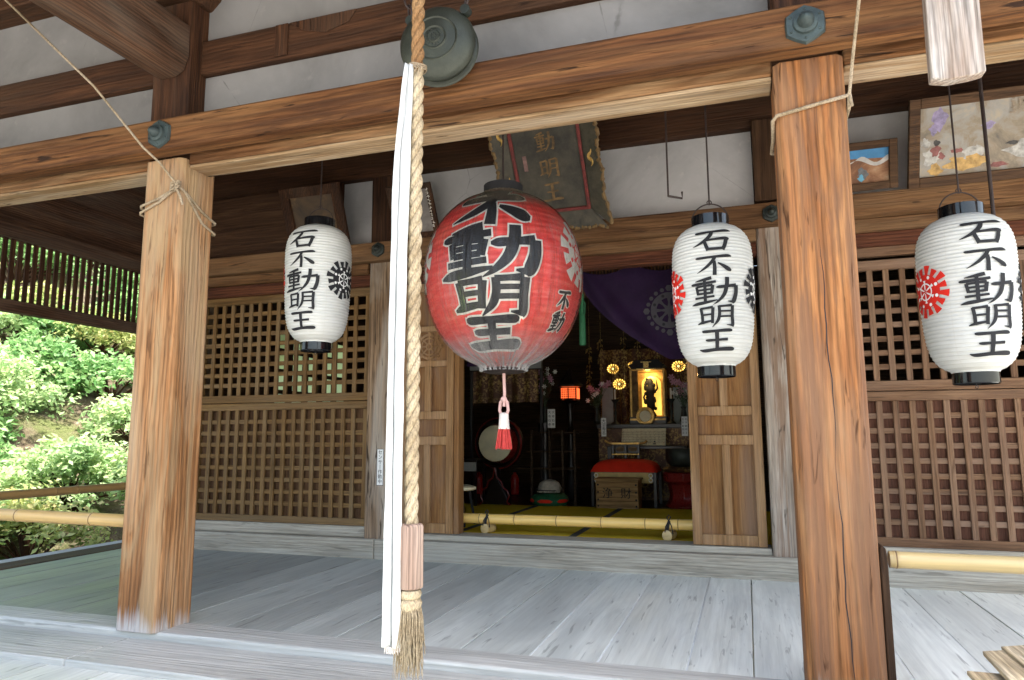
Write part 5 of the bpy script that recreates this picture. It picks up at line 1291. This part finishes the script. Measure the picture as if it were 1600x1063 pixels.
t = thing('vase_stand', 'dark column stand under the tall lilies', 'stand', (-2.12, 7.62, .15))
b = MB(); b.lathe([(.09, .152), (.07, .2), (.05, .8), (.08, .97), (.08, 1.0)], 14, Matrix.Translation((-2.12, 7.62, 0))); b.build('column', M['dkwood'], t, smooth=True, ang=40)
# paper name tags
def ptag(x0, x1, z0, z1, y, label, chars, cols=1):
    t = thing('paper_tag', label, 'paper tag', ((x0+x1)/2, y, z0)); b = MB(); b.box(x0, x1, y-.002, y, z0, z1); b.build('paper', M['tagw'], t)
    n = len(chars); hh = (z1-z0)*.86/n
    for c in range(cols):
        for i, ch in enumerate(chars): text_mesh('lettering', ch, min(hh, (x1-x0)/cols*.8), M['ink'], t, Matrix.Translation((x0+(x1-x0)*(c+.5)/cols, y-.003, z1-(z1-z0)*.07-hh*(i+.5))) @ FRONT, False, .0003)
ptag(-2.07, -1.985, .945, 1.15, 7.55, 'white paper tag under the tall lilies beside the orange lamp', '大寿石奉', 2)
ptag(-1.505, -1.45, .85, 1.05, 7.70, 'narrow white paper tag left of the sutra book', '大沼寿名')
ptag(-.645, -.58, .85, 1.055, 7.66, 'white paper tag right of the sutra book beside the door', '石不動明王', 2)
for x, lab in ((-3.2, 'red fire extinguisher left of the drum stand'), (-2.73, 'red fire extinguisher right of the drum stand')):
    t = thing('fire_extinguisher', lab, 'extinguisher', (x, 8.4, .15))
    b = MB(); b.lathe([(.05, .152), (.052, .16), (.052, .34), (.035, .385), (.018, .40), (.018, .42)], 18, Matrix.Translation((x, 8.4, 0))); b.build('bottle', M['extred'], t, smooth=True, ang=50)
    b = MB(); b.box(x-.03, x+.03, 8.39, 8.41, .42, .44); b.build('valve', M['ink'], t)
t = thing('low_table', 'low dark table with a pale box left of the drum', 'table', (-2.85, 6.85, .15))
b = MB(); b.box(-3.2, -2.6, 6.75, 7.05, .60, .63); b.build('table_top', M['dkwood'], t, bevel=.003)
for x in (-3.18, -2.62):
    for y in (6.77, 7.03): b = MB(); b.box(x-.015, x+.015, y-.015, y+.015, .152, .599); b.build('leg', M['dkwood'], t)
b = MB(); b.box(-2.80, -2.60, 6.72, 6.748, .51, .598); b.build('drawer', M['greypaint'], t)
t = thing('folding_stool', 'black legged stool with a round cream seat just inside the doorway', 'stool', (-2.20, 5.25, .17))
b = MB(); b.lathe([(.14, .437), (.155, .445), (.155, .462), (.12, .474), (.001, .478)], 30, Matrix.Translation((-2.19, 5.25, 0))); b.build('seat', M['cream'], t, smooth=True, ang=60)
for k in range(4):
    a = PI/4+k*PI/2; b = MB(); b.tube([(-2.19+.11*math.cos(a), 5.25+.11*math.sin(a), .436), (-2.19+.16*math.cos(a), 5.25+.16*math.sin(a), .170)], .012, 8); b.build('leg', M['ink'], t, smooth=True)
# big singing bowl on a red stand
t = thing('singing_bowl', 'large dark bronze bowl gong on a cushioned red stand by the right door', 'bowl', (-.62, 7.3, .15))
T = Matrix.Translation((-.60, 7.3, 0))
b = MB(); b.lathe([(.06, .545), (.13, .555), (.175, .60), (.185, .66), (.18, .72), (.188, .728), (.175, .725), (.17, .66), (.12, .57), (.001, .565)], 36, T); b.build('bowl', M['bronzed'], t, smooth=True, ang=50)
b = MB(); b.lathe([(.15, .498), (.20, .505), (.215, .53), (.17, .552), (.001, .552)], 30, T); b.build('ring_cushion', M['brocade'], t, smooth=True, ang=60)
b = MB(); b.lathe([(.19, .152), (.20, .17), (.17, .20), (.15, .28), (.17, .38), (.21, .41), (.215, .49), (.20, .497)], 8, T); b.build('stand', M['redlac'], t, bevel=.003)
for a, lab in (((-1.60, -1.47, 8.26, 8.28, .99, 1.42), 'left'), ((-.80, -.50, 8.5, 8.52, .99, 1.42), 'right')):
    b = MB(); b.box(*a); tag(b.build('cloth_screen', M['linen']), 'pale grey green cloth screen just %s of the shrine' % lab, 'screen')

# ================================================================== garden outside on the left
def shrub(name, label, s, t_, r, h, mat, seed, nleaf, ls, group):
    rr = random.Random(seed); base = hillp(s, t_); th = thing(name, label, 'shrub', base, group)
    st = MB(); lv = MB(); tones = []
    clumps = []
    for k in range(int(34+r*30)):
        a = rr.uniform(0, 2*PI); e = rr.uniform(-.05, 1.35); q = rr.uniform(.55, 1.05)
        c = base+Vector((r*q*math.cos(e)*math.cos(a), r*q*math.cos(e)*math.sin(a), h*(.22+.70*q*math.sin(max(0, e)))))
        c.z = max(c.z, base.z+.05)
        clumps.append((c, rr.uniform(.15, .32)*r, rr.uniform(-.25, .25)))
    for c, cr, _ in clumps[::3]: st.tube([base-Vector((0, 0, .1)), base.lerp(c, .5)+Vector((0, 0, .08)), c], [.022*r, .014*r, .005], 5)
    for k in range(nleaf):
        c, cr, tn_ = clumps[k % len(clumps)]
        d = Vector((rr.gauss(0, 1), rr.gauss(0, 1), rr.gauss(0, .75))); d = d.normalized()*(rr.random() ** .4)*cr; p = c+d
        nrm = (Vector((rr.uniform(-1, 1), rr.uniform(-1, 1), rr.uniform(.2, 1.4)))).normalized(); u = nrm.orthogonal().normalized(); u.rotate(Matrix.Rotation(rr.uniform(0, 6.28), 3, nrm)); v = nrm.cross(u); s_ = ls*rr.uniform(.6, 1.3)
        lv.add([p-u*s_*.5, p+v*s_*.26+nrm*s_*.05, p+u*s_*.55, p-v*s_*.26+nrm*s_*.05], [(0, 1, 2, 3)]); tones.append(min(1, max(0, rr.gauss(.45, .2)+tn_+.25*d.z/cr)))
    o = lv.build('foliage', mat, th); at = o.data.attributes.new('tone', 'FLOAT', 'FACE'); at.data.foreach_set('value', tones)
    st.build('stems', M['darkz'], th, smooth=True); return th
named = [
 (-2.6, .25, 1.2, 1.3, 'leafl', 'large light green shrub at the foot of the hillside behind the bamboo rails', 7000),
 (-1.0, .75, 1.1, 1.2, 'leafl', 'light green shrub by the mossy path, closest to the pale pillar', 6500),
 (-2.2, 2.9, 1.15, 1.25, 'leafl', 'pale bushy shrub second up the hillside above the bamboo rails', 6000),
 (1.9, 4.3, .95, 1.2, 'leafd', 'dark green shrub standing on bare soil beside the pale pillar', 4500),
 (-.3, 5.4, 1.0, .9, 'leafy', 'yellow and orange tinted shrub on the bare slope', 4500),
 (3.3, 8.5, 1.6, 1.9, 'leafd', 'dark green shrub high on the slope just below the slatted screen', 5000)]
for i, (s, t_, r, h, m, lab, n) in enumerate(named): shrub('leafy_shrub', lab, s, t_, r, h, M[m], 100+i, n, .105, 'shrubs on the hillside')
rr = random.Random(21); k = 0
for t_, stp, r in ((.2, 1.7, .8), (1.2, 1.8, 1.0), (2.4, 1.7, 1.0), (3.8, 1.6, .95), (5.0, 1.6, .95), (6.4, 1.7, 1.1), (8.2, 2.1, 1.35), (11.0, 2.4, 1.6), (14.5, 3.0, 2.0), (18.5, 3.4, 2.3), (23.0, 4.2, 2.8)):
    s = -8.0
    while s < 11+t_*.55:
        ss = s+rr.uniform(-.5, .5); tt = t_+rr.uniform(-.7, .7); s += stp
        if any((ss-q[0])**2+(tt-q[1])**2 < (.85)**2 for q in named): continue
        if .5 < ss < 1.9 and .9 < tt < 2.6: continue            # bare soil slope
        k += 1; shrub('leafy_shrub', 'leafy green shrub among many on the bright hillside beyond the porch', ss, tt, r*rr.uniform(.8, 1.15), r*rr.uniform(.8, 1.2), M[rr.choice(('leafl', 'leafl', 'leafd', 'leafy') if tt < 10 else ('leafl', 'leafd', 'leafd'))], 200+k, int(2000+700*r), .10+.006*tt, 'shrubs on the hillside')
b = MB(); b.prism([(-11.0,7.2),(-10.15,7.55),(-9.95,8.05),(-10.35,8.35),(-11.1,8.0)], -.74, -.62)
tag(b.build('stepping_stone', M['stone'], bevel=.03), 'flat pale stone slab on the moss at the far left', 'stone')
for i, (s, t_, r) in enumerate(((.6, 1.6, .22), (1.3, .5, .17), (-.2, 3.6, .28), (1.6, 6.2, .35), (.9, 2.7, .15))):
    p = hillp(s, t_); b = MB(); b.ball(p+Vector((0, 0, r*.2)), r, 12, 8, .7); rr = random.Random(i); b.v = [v+Vector((rr.uniform(-1, 1), rr.uniform(-1, 1), rr.uniform(-1, 1)))*r*.12 for v in b.v]
    tag(b.build('hillside_rock', M['stone'], smooth=True, ang=40), 'small grey rock bedded in the bare hillside soil', 'rock', 'rocks in the hillside soil')
t = thing('roofed_post', 'small grey roofed post just left of the pale pillar in the garden', 'post', (-6.9, 8.0, -.74))
b = MB(); b.box(-6.96, -6.84, 7.94, 8.06, -.75, 1.78); b.build('post', M['darkz'], t)
b = MB(); b.prism([(-7.32,1.80),(-6.48,1.80),(-6.48,1.84),(-6.9,2.02),(-7.32,1.84)], 7.7, 8.3, 'Y'); b.build('roof', M['stonedk'], t, bevel=.01)
